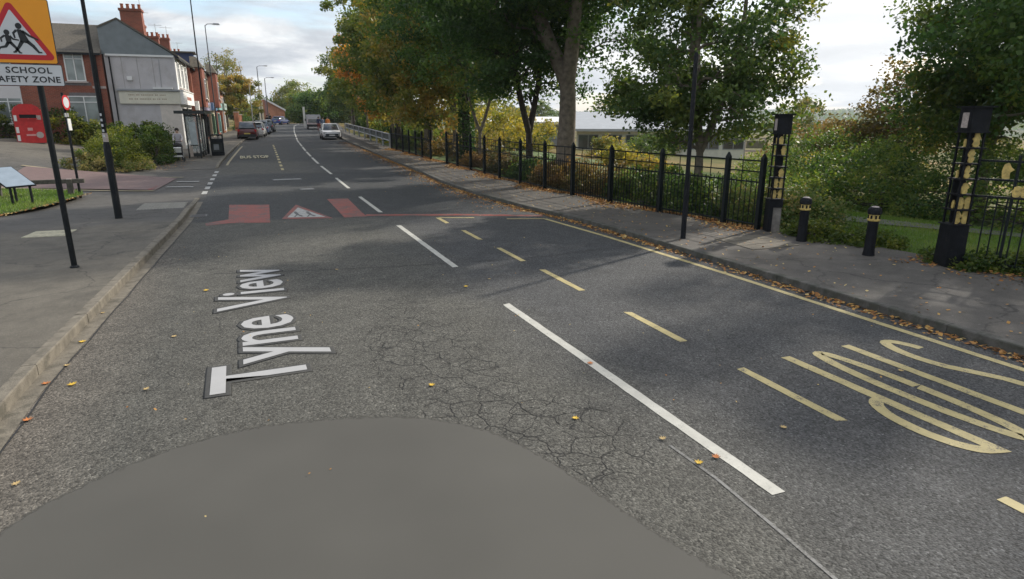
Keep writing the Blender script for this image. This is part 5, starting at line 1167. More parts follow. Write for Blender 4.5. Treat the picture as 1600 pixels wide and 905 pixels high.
person('person in a teal coat beside the van', 10.6, 88.0, prof(88), R(30), mat('grey_blue_cloth', (.12, .16, .24), .9, .1, 8), teal, M_haird, 'walk', 1.7, 'people by the van')
person('person in a bright orange jacket between the van and the white car', 11.1, 87.0, prof(87), R(-20), oran, teal, M_haird, 'stand', 1.75, 'people by the van')
print('objects ok')

# ================================================================== VEGETATION
def D(px_ang, d):   # point at horizontal view bearing (degrees right of the road) and distance
    return d * math.sin(R(px_ang)), d * math.cos(R(px_ang))
# --- right side, near
tree('big broadleaf tree with a thick pale trunk forking behind the railings, centre of the row', 11.6, 21.9, 14.5, .38, 3.8,
     [(-1.0, .5, 9.2, 5.6, 5.0, 3.9), (-3.6, -1.6, 7.2, 3.2, 3.4, 2.0), (1.5, 1.0, 7.0, 3.6, 3.5, 2.4), (-.4, 3.2, 6.2, 3.4, 2.6, 1.6)], 52000, .155, L_dark, 11, clump=.8, fork=3, z=TZ(11.6, 21.9), nclump=260, huebase=.4)
tree('leafy tree with low drooping crown close behind the railings, right of the big trunk', 12.1, 14.7, 8.5, .13, 1.7,
     [(.1, .2, 4.7, 2.7, 2.5, 2.7), (.3, -.3, 2.9, 2.6, 2.3, 1.25), (-1.1, .6, 3.2, 1.7, 1.9, 1.1), (-.4, .2, 6.5, 1.9, 1.9, 1.6), (1.5, -1.1, 4.0, 1.0, .9, 1.4)], 42000, .12, L_mid, 12, clump=.5, fork=3, nclump=230, huebase=.30)
tree('dark slim tree with a low Y fork between the big trunk and the ivy trunk', 11.3, 24.6, 9.5, .17, 2.0,
     [(-.6, .3, 6.6, 3.6, 3.2, 3.0), (-1.8, -1, 5.0, 2.2, 2.2, 1.4), (1.2, .5, 4.7, 2.1, 2.0, 1.5)], 30000, .14, L_dark, 13, clump=.65, bark=M_barkd, fork=2, huebase=.3)
tree('tree with an ivy-covered dark trunk beyond the fence gap', 11.5, 33.2, 11.5, .26, 4.2,
     [(-.8, .5, 8.0, 4.0, 3.5, 3.6), (-2.2, -1.5, 6.2, 2.4, 2.4, 1.6)], 20000, .17, L_dark, 14, bark=M_barkd, ivy=True, huebase=.42)
tree('young tree with thin forked trunk just right of the ivy trunk', 11.6, 31.4, 7.5, .10, 1.8,
     [(0, 0, 5.2, 2.4, 2.4, 2.2)], 9000, .15, L_mid, 15, huebase=.5, clump=.55)
row = [  # label, x, y, h, tr, mat, hue, n, blobs scale
    ('turning tree with leaning thin trunk, first of the autumn group past the ivy trunk', 12.2, 37.5, 10.5, .14, L_aut, .62, 15000, 3.6),
    ('green and orange tree, second of the autumn group behind the short fence', 11.6, 40.8, 12.0, .17, L_aut, .50, 15000, 3.8),
    ('olive tree overhanging the short black fence from behind', 12.4, 44.5, 13.0, .19, L_mid, .68, 15000, 4.2),
    ('tall mixed green tree at the start of the guard rail', 11.6, 49.5, 14.0, .20, L_mid, .55, 16000, 4.6),
    ('tall turning tree leaning over the guard rail', 12.4, 55.0, 14.6, .2, L_mid, .62, 16000, 4.8),
    ('dark green tree set back behind the guard rail', 15.2, 60.5, 14.0, .22, L_dark, .45, 13000, 4.8),
    ('dark tree behind the white car further along', 15.0, 72.0, 14.5, .22, L_mid, .45, 12000, 4.8),
    ('yellowing tree on the right side ahead of the van', 17.4, 86.0, 13.5, .22, L_aut, .48, 12000, 4.8),
    ('green tree beside the van with pale yellow tips', 18.0, 97.0, 12.0, .22, L_mid, .70, 12000, 4.8),
    ('dark green tree where the road bends right', 18.6, 112.0, 12.5, .25, L_mid, .45, 12000, 5.0),
    ('low dense tree at the far right bend', 21.0, 128.0, 11.5, .25, L_mid, .4, 12000, 5.2)]
for i, (lb, x, y, h, tr, lm, hb, n, r_) in enumerate(row):
    tree(lb, x, y, h, tr, h * .24, [(-.4, 0, h * .66, r_, r_, h * .32), (-1.2, -1.0, h * .46, r_ * .75, r_ * .8, h * .2), (1.0, .8, h * .5, r_ * .8, r_ * .8, h * .2), (-1.6, -.5, h * .30, r_ * .5, r_ * .7, h * .12)], n, .19 + .0012 * y, lm, 30 + i, clump=.85, huebase=hb, bark=M_barkd if i % 2 else M_bark, group='trees along the right side of the road')
tree('small bright orange autumn tree arching over the guard rail near the white car', 12.4, 66.5, 8.8, .12, 2.2,
     [(-1.4, -1.0, 7.0, 1.6, 1.5, 1.8), (-.6, -3.0, 5.2, 1.6, 1.7, 1.5), (.3, -5.5, 3.6, 1.5, 1.9, 1.2), (-2.0, 1.0, 8.3, 1.2, 1.2, 1.2)], 9000, .24, L_orange, 50, clump=.55, huebase=.5)
tree('bright orange leaning sapling next to the arching orange tree', 13.0, 60.5, 5.8, .08, 1.4, [(-.6, -.6, 3.6, 1.5, 1.9, 1.4)], 4500, .22, L_orange, 51, clump=.5, huebase=.6)
# upper right, beyond the ivy bank
tree('very tall dark green tree at the top right corner', 20.5, 9.6, 14.0, .35, 3.2, [(-.5, .2, 7.6, 4.0, 3.8, 4.2), (-1.6, 0.4, 4.6, 2.8, 2.8, 1.7), (1.5, -2.5, 5.5, 3.2, 3.2, 3.2)], 46000, .145, L_dark, 60, clump=.7, fork=3, huebase=.45)
tree('green tree left of the tall corner tree, with ragged top', 23.4, 13.7, 11.5, .25, 2.6, [(0, 0, 6.2, 2.7, 2.7, 3.2), (-.6, .5, 3.9, 2.2, 2.2, 1.4)], 36000, .155, L_mid, 61, clump=.65, huebase=.32, z=-.8)
tree('reddish brown sparse tree sloping down at the left of the corner trees', 24.8, 18.2, 4.8, .16, 1.6, [(.6, -.6, 3.9, 2.2, 2.2, 1.8), (-1.0, 1.2, 2.7, 1.7, 1.7, 1.0)], 12000, .15, L_brown, 62, clump=.6, huebase=.5, z=-1.0)
tree('lower leafy tree just behind the right gate pier', 19.0, 6.4, 7.2, .14, 1.6, [(0, 0, 4.3, 2.8, 2.6, 2.3), (.2, .6, 2.4, 2.4, 2.4, 1.1)], 20000, .13, L_dark, 63, clump=.6, huebase=.4)
# off to the right of the frame: the belt of trees goes on
tree('broad tree of the same belt just outside the right edge', 21.0, 1.0, 12.0, .3, 3.0, [(0, 0, 7.2, 4.0, 4.0, 3.8), (0, 0, 4, 3, 3, 1.5)], 14000, .24, L_dark, 64, clump=.9)
# ivy / bramble bank
bank_o = (16.5, 13.0, TZ(16.5, 13) + .0)
mound('bramble_bank', 'big dark green bramble and ivy bank swelling behind the bollards', [(2.0, .9, -.4, 2.6, 2.8, 1.8), (1.0, 2.6, -.5, 2.0, 2.2, 1.4), (3.3, -1.8, -.3, 2.5, 2.8, 2.0), (5.0, 1.5, -.3, 4.3, 4.0, 2.6), (3.3, -5.0, -.3, 2.0, 2.2, 1.7), (5.5, 6.0, -.3, 4.0, 3.5, 2.4)], 72000, .10, L_dark, 70, bank_o, 'bush', 30, .72, clump=.42, shell=5)
# weeds between and behind bollards
mound('weed_patch', 'pale seeding weeds and brambles behind the left bollard', [(0, 0, 0, .9, .8, .85), (.8, -.2, 0, .6, .6, .6), (-.3, .7, 0, .8, .8, .95)], 10000, .075, L_weed, 71, (12.1, 11.1, TZ(12.1, 11.1)), 'weeds', 20, .55, clump=.3)
mound('nettle_clump', 'bright green nettles at the foot of the left bollard', [(0, 0, 0, .45, .8, .32), (.5, -.9, 0, .5, .7, .26)], 5200, .07, L_hedge, 72, (11.15, 9.6, KH), 'weeds', 8, .5, clump=.16)
mound('nettle_clump', 'leafy weeds at the foot of the right gate pier', [(0, 0, 0, .55, .4, .25), (.4, -.6, 0, .4, .6, .3), (-.1, .7, 0, .35, .3, .12)], 5000, .065, L_hedge, 73, (11.45, 6.45, KH), 'weeds', 8, .35, clump=.15)
# undergrowth behind the railings, one clump after another
ug = [('russet and green undergrowth behind the first railings beside the left pier', 11.5, 12.2, .9, L_weed, .6), ('dark green undergrowth pressing on the railings below the low-crowned tree', 11.3, 14.3, 1.0, L_dark, .6),
      ('tangled green undergrowth in front of the big trunk', 11.2, 16.6, 1.05, L_weed, .35), ('brown and green scrub behind the railings left of the big trunk', 10.9, 19.0, 1.0, L_brown, .5), ('reddish scrub behind the middle of the railings', 10.8, 21.6, .95, L_brown, .7),
      ('dark scrub behind the railings near the forked tree', 10.9, 24.3, .9, L_dark, .5), ('low scrub behind the far end of the long railings', 11.1, 27.4, .85, L_brown, .35), ('tan leaf-strewn scrub at the gap between the two fences', 11.2, 31.6, .6, L_brown, .85)]
for i, (lb, x, y, h, lm, hb) in enumerate(ug):
    mound('undergrowth', lb, [(.15, 0, 0, .55, 1.25, h), (.3, .9, 0, .6, .7, h * .8), (.9, -.6, 0, .8, 1.0, h * 1.05)], 8500, .075 + .002 * y * .5, lm, 80 + i, (x, y, prof(y)), 'bushes', 12, hb, clump=.28, group='undergrowth behind the railings')
for i, (lb, x, y, h, lm, hb) in enumerate([('scrub under the trees behind the short fence', 12.0, 38.5, 1.2, L_brown, .4), ('green scrub below the guard rail start', 12.4, 48, 1.6, L_mid, .4), ('dark scrub behind the middle of the guard rail', 13.2, 57, 2.0, L_dark, .5), ('leafy scrub behind the white car', 14.2, 67, 2.2, L_mid, .45), ('yellow-green scrub at the end of the guard rail', 16, 79, 2.4, L_yellow, .35), ('dark hedge-like scrub by the van', 17.5, 92, 2.8, L_dark, .5), ('tall scrub at the bend beyond the van', 19.5, 106, 3.2, L_mid, .35)]):
    mound('roadside_scrub', lb, [(.2, 0, 0, 1.2, 4.2, h), (1.2, 2.5, 0, 1.4, 3.0, h * 1.1), (1.4, -2.5, 0, 1.4, 3.0, h * .9)], 5000, .15 + .002 * y, lm, 100 + i, (x, y, prof(y) - .1), 'bushes', 8, hb, clump=.55, group='scrub along the right roadside')
# autumn scrub and trees across the sunlit meadow
mid = [('tall glowing yellow tree behind the short railing fence', 16.5, 56.0, 6.0, L_yellow, .62), ('yellow-orange tree seen between the thin trunks', 18.5, 50.0, 5.0, L_yellow, .68), ('warm yellow bush left of the ivy-covered trunk', 17.0, 44.0, 3.6, L_yellow, .7),
       ('golden bush beyond the gap in the fence, left part', 24.0, 52.0, 3.2, L_yellow, .6), ('golden yellow bushy tree behind the thin trunks', 22.0, 58.0, 4.6, L_yellow, .5), ('green bush standing before the low building with the glass band', 31.5, 45.0, 2.4, L_mid, .4), ('dark green bush close before the pale blue-grey building', 24.0, 52.5, 2.0, L_dark, .5), ('ochre bush behind the long railings', 27.0, 44.0, 1.8, L_aut, .5), ('yellow bush right of the big trunk', 23.0, 36.0, 1.4, L_yellow, .7),
       ('low ochre bush right of the big trunk, nearest', 19.5, 27.5, 1.0, L_aut, .7), ('olive bush far across the meadow', 44.0, 56.0, 3.4, L_aut, .45), ('brown bush far across the meadow near the left pier', 52.0, 46.0, 4.4, L_brown, .6), ('golden bush seen between the pier and the bramble bank', 46.0, 35.5, 4.0, L_yellow, .5),
       ('pale green tree across the meadow left of the pier', 60, 50, 5.4, L_mid, .6), ('yellow-brown bush just right of the left pier far off', 56, 41, 4.4, L_aut, .6), ('low reddish bush in the meadow below the trees', 33, 32, 1.8, L_brown, .7), ('yellow low bush in the meadow behind the pier', 26, 22.5, 1.7, L_yellow, .5), ('green bush in the meadow behind the lamp pole', 30, 29, 1.8, L_hedge, .6)]
for i, (lb, x, y, h, lm, hb) in enumerate(mid):
    z_ = TZ(x, y) - .1; mound('meadow_bush', lb, [(0, 0, h * .3, h * .8, h * .9, h * .7), (h * .6, h * .5, h * .25, h * .6, h * .6, h * .5), (-h * .6, -.3 * h, h * .2, h * .5, h * .5, h * .45)], 3600, .13 + .022 * h, lm, 130 + i, (x, y, z_), 'bush', 10, hb, clump=.3 + .07 * h, group='bushes in the meadow')
protos = [tree('round olive tree on the far side of the meadow', 70, 88, 8, .2, 2, [(0, 0, 5, 3.4, 3.4, 3)], 3200, .42, L_mid, 160, clump=.8, twigs=False), tree('brown-green tree at the far meadow edge', 84, 78, 9, .2, 2, [(0, 0, 5.4, 3.6, 3.6, 3.4)], 3200, .42, L_aut, 161, clump=.8, twigs=False), tree('dark tree at the far meadow edge', 95, 66, 9, .2, 2, [(0, 0, 5.4, 3.8, 3.8, 3.4)], 3200, .42, L_dark, 162, clump=.8, twigs=False)]
for o in protos: o['group'] = 'distant trees across the meadow'
rg = random.Random(5)
kinds = ['olive', 'brown-green', 'dark green']
where = ['left of the big trunk', 'between the big trunk and the low-crowned tree', 'behind the low-crowned tree', 'left of the left gate pier', 'between the gate pier and the bramble bank']
for k in range(26):
    b = 17 + (61 - 17) * (k + rg.uniform(.1, .9)) / 26; d = rg.uniform(105, 260); x, y = D(b, d); i = rg.randrange(3)
    ords = ['first', 'second', 'third', 'fourth', 'fifth', 'sixth', 'seventh', 'eighth', 'ninth', 'tenth', 'eleventh', 'twelfth', 'thirteenth', 'fourteenth', 'fifteenth', 'sixteenth', 'seventeenth', 'eighteenth', 'nineteenth', 'twentieth', 'twenty-first', 'twenty-second', 'twenty-third', 'twenty-fourth', 'twenty-fifth', 'twenty-sixth']
    dup(protos[i], '%s tree, %s from the left in the distant tree line' % (kinds[i], ords[k]), (x, y, TZ(x, y) - .3), rg.uniform(0, 6), rg.uniform(.8, 1.2) * (.55 if b > 40 else 1))
# woods on the valley sides: one mass
rg2 = np.random.default_rng(9); n = 5200; b = rg2.uniform(-25, 80, n); d = rg2.uniform(700, 2600, n) ** 1.0
xx = d * np.sin(np.radians(b)); yy_ = d * np.cos(np.radians(b)); keep = np.array([math.sin(a * .006 + 1) + math.sin(c * .008 + a * .003) + .6 * math.sin(a * .019 - c * .015) > .15 for a, c in zip(xx, yy_)]); xx = xx[keep]; yy_ = yy_[keep]
P0 = np.stack([xx, yy_, np.array([TZ(a, c) for a, c in zip(xx, yy_)])], 1); P0 = np.repeat(P0, 9, 0) + rg2.normal(size=(len(xx) * 9, 3)) * np.array([11, 11, 2.2]) + np.array([0, 0, 2])
U0 = unit(rg2.normal(size=P0.shape)) * 9; W0 = unit(np.cross(U0, rg2.normal(size=P0.shape))) * 4.5
tag(quads_mesh('far_woodland', P0, U0, W0, rg2.normal(.35, .15, len(P0)), L_mid), 'dark woods on the far blue valley side under the sky', 'woodland', kind='stuff')

# --- the end of the road and the left
endt = [('big rounded olive tree closing the end of the road', 15.5, 185, 10.6, 5.4, L_mid, .70), ('darker tree right of the rounded olive tree at the road end', 25.0, 180, 8.5, 5.8, L_mid, .40), ('small dark tree left of the rounded tree at the road end', 9.0, 190, 7, 4.2, L_dark, .5), ('dense tree on the right of the road end', 33, 168, 13, 6.5, L_mid, .45), ('low bushy tree directly ahead at the road end', 17.5, 165, 8.5, 5.5, L_mid, .5), ('tree mostly hidden behind the orange brick building', -2, 175, 9, 5, L_mid, .5), ('broad green tree where the road runs out of sight', 24.5, 150, 11.5, 6.0, L_mid, .5), ('low bushy tree between the road end and the van', 16.5, 148, 7.0, 4.0, L_dark, .6)]
for i, (lb, x, y, h, r_, lm, hb) in enumerate(endt): tree(lb, x, y, h, .16, h * .14, [(0, 0, h * .52, r_, r_, h * .43), (r_ * .5, -1, h * .26, r_ * .8, r_ * .7, h * .26), (-r_ * .5, -1, h * .26, r_ * .8, r_ * .7, h * .26)], 13000, .46, lm, 200 + i, clump=1.35, huebase=hb, twigs=False, nclump=120, group='trees closing the end of the road')
tree('autumn tree with sparse grey twigs above and an orange-green skirt, left beyond the shops', .6, 104, 11.2, .18, 2.6, [(0, 0, 4.2, 4.3, 4.0, 3.0), (-.6, 0, 5.6, 3.4, 3.4, 2.0)], 15000, .24, L_aut, 220, clump=.6, huebase=.62)
tree('thin-crowned birch with a few yellow leaves rising behind the autumn tree', -1.0, 108, 13.0, .15, 3.5, [(0, 0, 8.6, 2.8, 2.6, 2.6)], 2600, .22, L_aut, 221, clump=.7, huebase=.5)
mound('garden_hedge', 'dark green garden hedge under the autumn tree beyond the shops', [(0, 0, 0, 1.2, 5, 1.9), (.5, 6, 0, 1.2, 4, 1.7)], 5200, .22, L_dark, 222, (1.0, 95, TZ(1, 95)), 'hedge', 6, .6, clump=.4)
hd = [('tall rough hedge at the left edge behind the clothing bank', (-12.6, 48.4), [(-2.4, 0, 0, 2.6, .9, 2.1), (0, .3, 0, 2.2, .9, 2.0), (2.4, .4, 0, 1.8, .9, 1.9)], 12000, .14, .35), ('yellowing shrub between the clothing bank and the round sign', (-9.6, 47.6), [(0, 0, 0, 1.1, .8, 2.0), (1.5, -.3, 0, 1.3, .8, 1.45)], 8000, .14, .75),
      ('long clipped hedge in front of the brick house', (-6.9, 46.8), [(-1.8, .6, 0, 1.6, .8, 1.6), (0, 0, 0, 1.6, .8, 1.6), (1.6, -.4, 0, 1.4, .8, 1.6)], 13000, .12, .4)]
for i, (lb, (x, y), bl, n, s_, hb) in enumerate(hd): mound('hedge', lb, bl, n, s_, L_hedge, 230 + i, (x, y, TZ(x, y) - .05), 'hedge', 10, hb, clump=.28, shell=4)
mound('hedge', 'bright yellow-green overgrown hedge by the second pavement, left of the dark hedge', [(0, 0, 0, 1.15, 1.5, 1.85), (-.7, 2.2, 0, 1.2, 1.7, 1.8), (-.3, -1.2, 0, 1.0, .9, 1.3), (-.9, 4.5, 0, 1.2, 1.5, 1.7)], 24000, .095, L_hedge, 240, (-5.15, 35.3, TZ(-5.1, 35.3) - .05), 'hedge', 20, .68, clump=.26, shell=4)
mound('hedge', 'dark neat hedge nearest the bus shelter', [(0, 0, 0, .85, 1.6, 2.0), (.05, 2.4, 0, .85, 1.6, 2.0), (.0, 4.6, 0, .85, 1.4, 1.9)], 19000, .09, L_hedge, 241, (-4.0, 37.4, TZ(-4, 37.4) - .05), 'hedge', 16, .22, clump=.22, shell=5)
mound('dry_grass_tuft', 'straw-coloured weeds at the front foot of the overgrown hedge', [(0, 0, 0, 1.1, .7, .55), (-1.0, .6, 0, .8, .7, .9), (1.2, 1.2, 0, .7, .8, .4)], 6000, .085, L_weed, 242, (-5.5, 33.0, TZ(-5.5, 33)), 'weeds', 10, .85, clump=.2)

# --- grass, blade by blade
def grass(name, label, region, n, hgt, seed, zf, lm=L_grass, hb=.5):
    rg = np.random.default_rng(seed); P = region(rg, n); z = np.array([zf(a, c) for a, c in P]); B = np.stack([P[:, 0], P[:, 1], z], 1); k = len(B)
    U = np.stack([rg.normal(0, .35, k), rg.normal(0, .35, k), np.ones(k)], 1); U = unit(U) * hgt * rg.uniform(.5, 1.4, (k, 1)); a = rg.uniform(0, PI, k); W = np.stack([np.cos(a), np.sin(a), np.zeros(k)], 1) * hgt * .07
    hue = hb + .25 * np.sin(P[:, 0] * 1.7 + 1) * np.cos(P[:, 1] * 1.3) + rg.normal(0, .16, k)
    return tag(quads_mesh(name, B, U, W, hue, lm), label, 'grass', kind='stuff')
VERGE = [(-20, 18.5), (-9, 19.0), (-6.2, 19.7), (-5.6, 20.4), (-5.15, 22.0), (-4.75, 24.2), (-4.95, 25.1), (-6.5, 25.9), (-9, 26.8), (-20, 27.5)]
patch('grass_bed', VERGE, mat('lawn_soil', (.05, .075, .02), .95, .3, 5, .6, 30), KH + .03, None, lambda x, y: max(0, TZ(x, y) - .0))['kind'] = 'structure'
def inpoly(poly):
    import itertools
    def f(rg, n):
        A = np.array(poly); P = np.stack([rg.uniform(A[:, 0].min(), A[:, 0].max(), n), rg.uniform(A[:, 1].min(), A[:, 1].max(), n)], 1); ins = np.zeros(n, bool); j = len(A) - 1
        for i in range(len(A)):
            c = ((A[i, 1] > P[:, 1]) != (A[j, 1] > P[:, 1])) & (P[:, 0] < (A[j, 0] - A[i, 0]) * (P[:, 1] - A[i, 1]) / (A[j, 1] - A[i, 1] + 1e-9) + A[i, 0]); ins ^= c; j = i
        return P[ins]
    return f
grass('lawn_grass', 'short green grass around the information panel and timber rail', inpoly([p_ for p_ in VERGE if p_[0] > -10] + [(-10, 26.9), (-10, 18.9)][:1]), 26000, .09, 300, lambda x, y: max(0, TZ(x, y)) + KH + .03)
grass('rough_grass', 'green grass of the park entrance beyond the bollards', inpoly([(11.0, 10.4), (11.35, 7.0), (12.2, 4.5), (17, 4), (17.5, 12), (14, 16), (11.4, 13)]), 60000, .085, 301, lambda x, y: TZ(x, y) + .03, hb=.55)
# footpath beyond the bollards
ribbon('footpath', [(11.6, 16.5), (13.4, 13.2), (14.9, 10.9), (16.6, 8.5), (18.5, 5.5), (20, 2)], 1.25, mat('footpath_asphalt', (.12, .115, .115), .95, .15, 8, .3, 60), .085, None, lambda x, y: TZ(x, y), .7)['kind'] = 'structure'

# --- fallen leaves
def litter(name, label, xs, ys, hue, seed, zf, size=.055):
    rg = np.random.default_rng(seed); n = len(xs); P = np.stack([xs, ys, [zf(a, c) + .004 + rg.random() * .02 for a, c in zip(xs, ys)]], 1)
    a = rg.uniform(0, 2 * PI, n); U = np.stack([np.cos(a), np.sin(a), rg.normal(0, .25, n)], 1) * size * rg.uniform(.6, 1.5, (n, 1)); W = np.stack([-np.sin(a), np.cos(a), rg.normal(0, .3, n)], 1) * size * .42 * rg.uniform(.7, 1.3, (n, 1))
    return tag(quads_mesh(name, P, U, W, hue + rg.normal(0, .25, n), L_litter), label, 'fallen leaves', kind='stuff')
rg = np.random.default_rng(77)
n = 6000; ys = 3 + 44 * rg.random(n) ** 1.1; dens = .5 + .5 * np.sin(ys * .9) * np.sin(ys * .37 + 1); k = rg.random(n) < dens + .25; ys = ys[k]; xs = np.array([XR(a) for a in ys]) - np.abs(rg.normal(0, .12, len(ys))) - .015
litter('leaf_litter', 'brown and yellow leaves gathered along the right kerb', xs, ys, .55, 1, lambda x, y: prof(y))
n = 15000; ys = 10.8 + 36 * rg.random(n); xs = np.array([XF(a) for a in ys]) + .2 - np.abs(rg.normal(0, .40, n)) * (.6 + .5 * np.sin(ys * 1.3))
litter('leaf_litter', 'orange leaf drift along the foot of the black railings', xs, ys, .5, 2, lambda x, y: prof(y) + KH, .065)
n = 1500; ys = 4 + 45 * rg.random(n); xs = np.array([rg.uniform(XR(a) + .15, XF(a)) for a in ys])
litter('leaf_litter', 'scattered pale leaves over the right pavement', xs, ys, .75, 3, lambda x, y: prof(y) + KH, .045)
n = 3000; ys = 16 + 42 * rg.random(n); xs = np.array([XR(a) for a in ys]) - np.abs(rg.normal(0, .45, n)); litter('leaf_litter', 'orange leaves spread on the road by the far right kerb', xs, ys, .45, 4, lambda x, y: prof(y))
n = 500; ys = 5.5 + 2.0 * rg.random(n); xs = np.array([XF(a) for a in ys]) - .1 + rg.normal(0, .3, n); litter('leaf_litter', 'brown leaves under the railings at the right edge', xs, ys, .3, 5, lambda x, y: KH)
n = 420; xs = rg.uniform(-9, -4.6, n); ys = np.interp(xs, [-9, -6.2, -5.6, -5.15, -4.75, -4.6], [19.0, 19.7, 20.4, 22, 24.2, 24.8]) + rg.normal(0, .18, n); litter('leaf_litter', 'tan leaves edging the left grass', xs, ys, .7, 6, lambda x, y: KH + .03)
n = 500; ys = rg.uniform(33.5, 44, n); xs = -3.3 + rg.normal(0, .5, n); litter('leaf_litter', 'brown leaves on the pavement beside the hedges', xs, ys, .35, 7, lambda x, y: TZ(x, y) + KH + .01)
n = 260; ys = rg.uniform(4, 40, n); xs = rg.uniform(-1.5, 7.3, n); litter('leaf_litter', 'tiny leaf fragments sprinkled on the carriageway', xs, ys, .85, 8, lambda x, y: prof(y) + .004, .022)
maple = [(0, -.5), (.06, -.15), (.42, -.28), (.28, -.02), (.52, .18), (.22, .2), (.26, .48), (.08, .36), (0, .62), (-.1, .34), (-.28, .46), (-.2, .18), (-.5, .14), (-.26, -.04), (-.38, -.3), (-.06, -.15)]
LV = [(-1.94, 9.73, 0, 'beside the left kerb, farthest of the kerb leaves'), (-1.94, 8.49, 1, 'on the left gutter, second farthest'), (-1.94, 7.69, 0, 'lying in the left gutter mid-way'), (-1.78, 7.07, 1, 'just off the left gutter on the road'), (-2.02, 7.21, 2, 'orange, tight against the left kerb'), (-1.96, 6.33, 2, 'large tan, at the left frame edge by the kerb'), (-1.75, 5.14, 0, 'near the left edge beside the smooth patch'),
      (-.96, 8.27, 0, 'left of the overlaid street name'), (-1.08, 6.65, 0, 'left of the big overlaid letter T'), (1.54, 5.64, 1, 'on the crazed cracks above the car blur patch'), (2.52, 4.45, 1, 'on the road right of the car blur patch'), (3.0, 3.84, 0, 'small, left of the long white dash'), (3.03, 3.42, 1, 'bright, beside the foot of the long white dash'), (3.21, 3.43, 2, 'orange, touching the long white dash near its foot'),
      (3.28, 5.52, 2, 'reddish, on the long white dash half way'), (3.08, 9.07, 1, 'on the road above the long white dash'), (3.6, 9.38, 0, 'pale, between the white and yellow dashes'), (1.38, 11.05, 0, 'in the middle of the left lane'), (-.68, 10.43, 1, 'left of the top of the overlaid street name'), (6.2, 4.05, 0, 'pale, below the bus stop letters'), (4.09, 3.6, 0, 'small, between the white and yellow lines')]
cm = [mat('pale_tan_leaf', (.50, .36, .16), .8, .2, 60), mat('yellow_leaf', (.62, .40, .04), .7, .2, 60), mat('orange_leaf', (.48, .17, .05), .8, .2, 60)]
cn = ['pale tan', 'yellow', 'orange']
for i, (x, y, c, lb) in enumerate(LV):
    s_ = .075 if c else .055; s_ *= rnd.uniform(.85, 1.25); mb = MB(); a0 = rnd.uniform(0, 6); cu = rnd.uniform(.15, .45)
    pts = [(p_[0] * s_, p_[1] * s_, .008 + cu * s_ * (p_[0] ** 2 + p_[1] ** 2) * 1.3) for p_ in maple]; v = [(0, 0, .006)] + pts; m_ = len(pts)
    v2 = [(a, b_, c_ - .0025) for a, b_, c_ in v]; f = [(0, 1 + k, 1 + (k + 1) % m_) for k in range(m_)] + [(m_ + 1, m_ + 2 + (k + 1) % m_, m_ + 2 + k) for k in range(m_)] + [(1 + k, m_ + 2 + k, m_ + 2 + (k + 1) % m_, 1 + (k + 1) % m_) for k in range(m_)]
    o = mb.add(v + v2, f).build('fallen_leaf', cm[c], None, fix=False); o.location = (x, y, prof(y) + .005); o.rotation_euler = (0, 0, a0); tag(o, (cn[c] + ' fallen leaf ' + lb.replace('orange, ', '').replace('pale, ', '')), 'leaf', 'single leaves lying on the road')

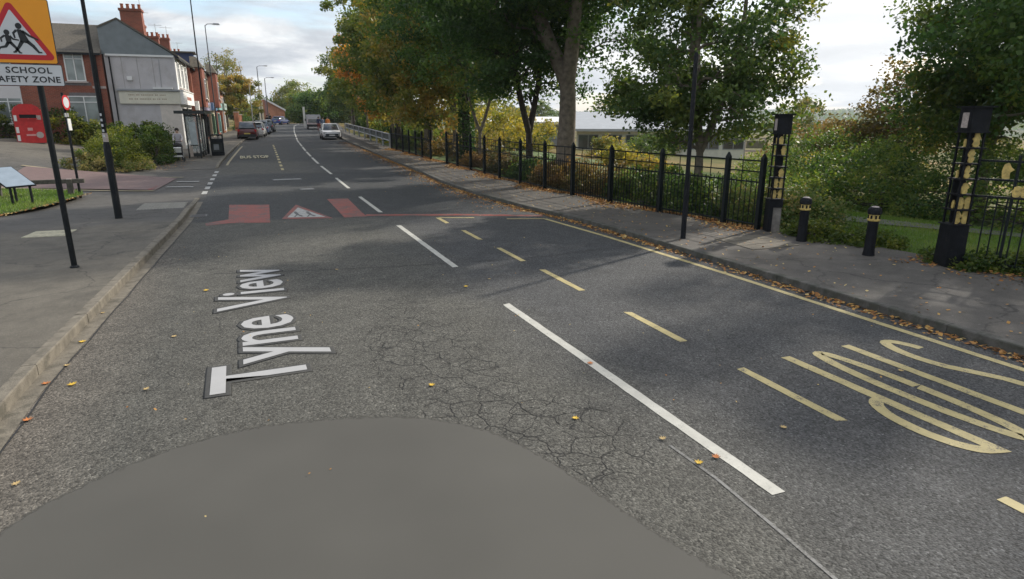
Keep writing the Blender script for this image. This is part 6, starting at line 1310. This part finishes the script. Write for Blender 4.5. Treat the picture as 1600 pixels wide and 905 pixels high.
# ================================================================== far buildings beyond the meadow
def shed(label, x, y, rz, L_, W_, hw, hr, wallm, roofm, band):
    t_ = thing('school_building', label, 'building', (x, y, TZ(x, y) - .5), rz)
    MB().bbox(-L_ / 2, L_ / 2, -W_ / 2, W_ / 2, -1, hw).build('wall', wallm, t_)
    MB().add([(-L_ / 2 - .6, -W_ / 2 - .8, hw - .05), (L_ / 2 + .6, -W_ / 2 - .8, hw - .05), (L_ / 2 + .6, W_ / 2, hr), (-L_ / 2 - .6, W_ / 2, hr), (-L_ / 2 - .6, -W_ / 2 - .8, hw + .2), (L_ / 2 + .6, -W_ / 2 - .8, hw + .2), (L_ / 2 + .6, W_ / 2, hr + .25), (-L_ / 2 - .6, W_ / 2, hr + .25)],
             [(3, 2, 1, 0), (4, 5, 6, 7), (0, 1, 5, 4), (1, 2, 6, 5), (2, 3, 7, 6), (3, 0, 4, 7)]).build('roof', roofm, t_)
    n = int(L_ / 2.4)
    for k in range(n): window(t_, (-L_ / 2 + (k + .5) * L_ / n, -W_ / 2, hw * .62), L_ / n * .86, hw * .5, 'x', frame=M_grey_p, gm=band, sill=False, bars=(0,))
shed('low building with pale grey roof and dark glass band, right of the big trunk', 42.0, 58.5, R(-30), 17, 9, 2.9, 4.6, M_creamb, mat('pale_grey_sheet_roof', (.36, .38, .40), .5, .08, 1.5), M_glassd)
shed('pale blue-grey flat building with panelled wall, left of the big trunk', 30.0, 69.5, R(-25), 11, 8, 2.7, 3.2, mat('pale_blue_panels', (.36, .39, .44), .6, .08, 2), M_white_p, glass('pale_blue_glass', (.28, .32, .36)))
gl = thing('goal_frame', 'small pale multi-tier frame standing in the meadow left of the gate pier', 'frame', (33.2, 34.6, TZ(33.2, 34.6)), R(-45))
for x in (-.65, .65): MB().box((x, 0, 1.1), (.10, .10, 2.3)).build('upright', M_paper, gl)
for z in (1.35, 2.2): MB().box((0, 0, z), (1.4, .11, .12)).build('crossbar', M_paper, gl)
MB().box((0, 0, 1.78), (1.15, .05, .5)).build('board', mat('dull_olive_board', (.16, .15, .10), .8, .2, 5), gl)

# ================================================================== air
hz = MB().box((1500 - 1000, 1200 - 800, 35), (8400, 8400, 190)).build('haze', (lambda m: m)(bpy.data.materials.new('haze_air')), None)
hm = hz.data.materials[0]; hm.use_nodes = True; t = hm.node_tree; t.nodes.clear()
pv = N(t, 'ShaderNodeVolumePrincipled'); pv.inputs['Color'].default_value = (.80, .87, .96, 1); pv.inputs['Density'].default_value = .00022; pv.inputs['Anisotropy'].default_value = .2
ho = N(t, 'ShaderNodeOutputMaterial'); wire(t, pv.outputs[0], ho.inputs['Volume'])
hz['kind'] = 'stuff'; hz['label'] = 'thin bluish haze over the valley'; hz['category'] = 'haze'
print('tris', sum(len(o.data.polygons) for o in bpy.data.objects if o.type == 'MESH'))
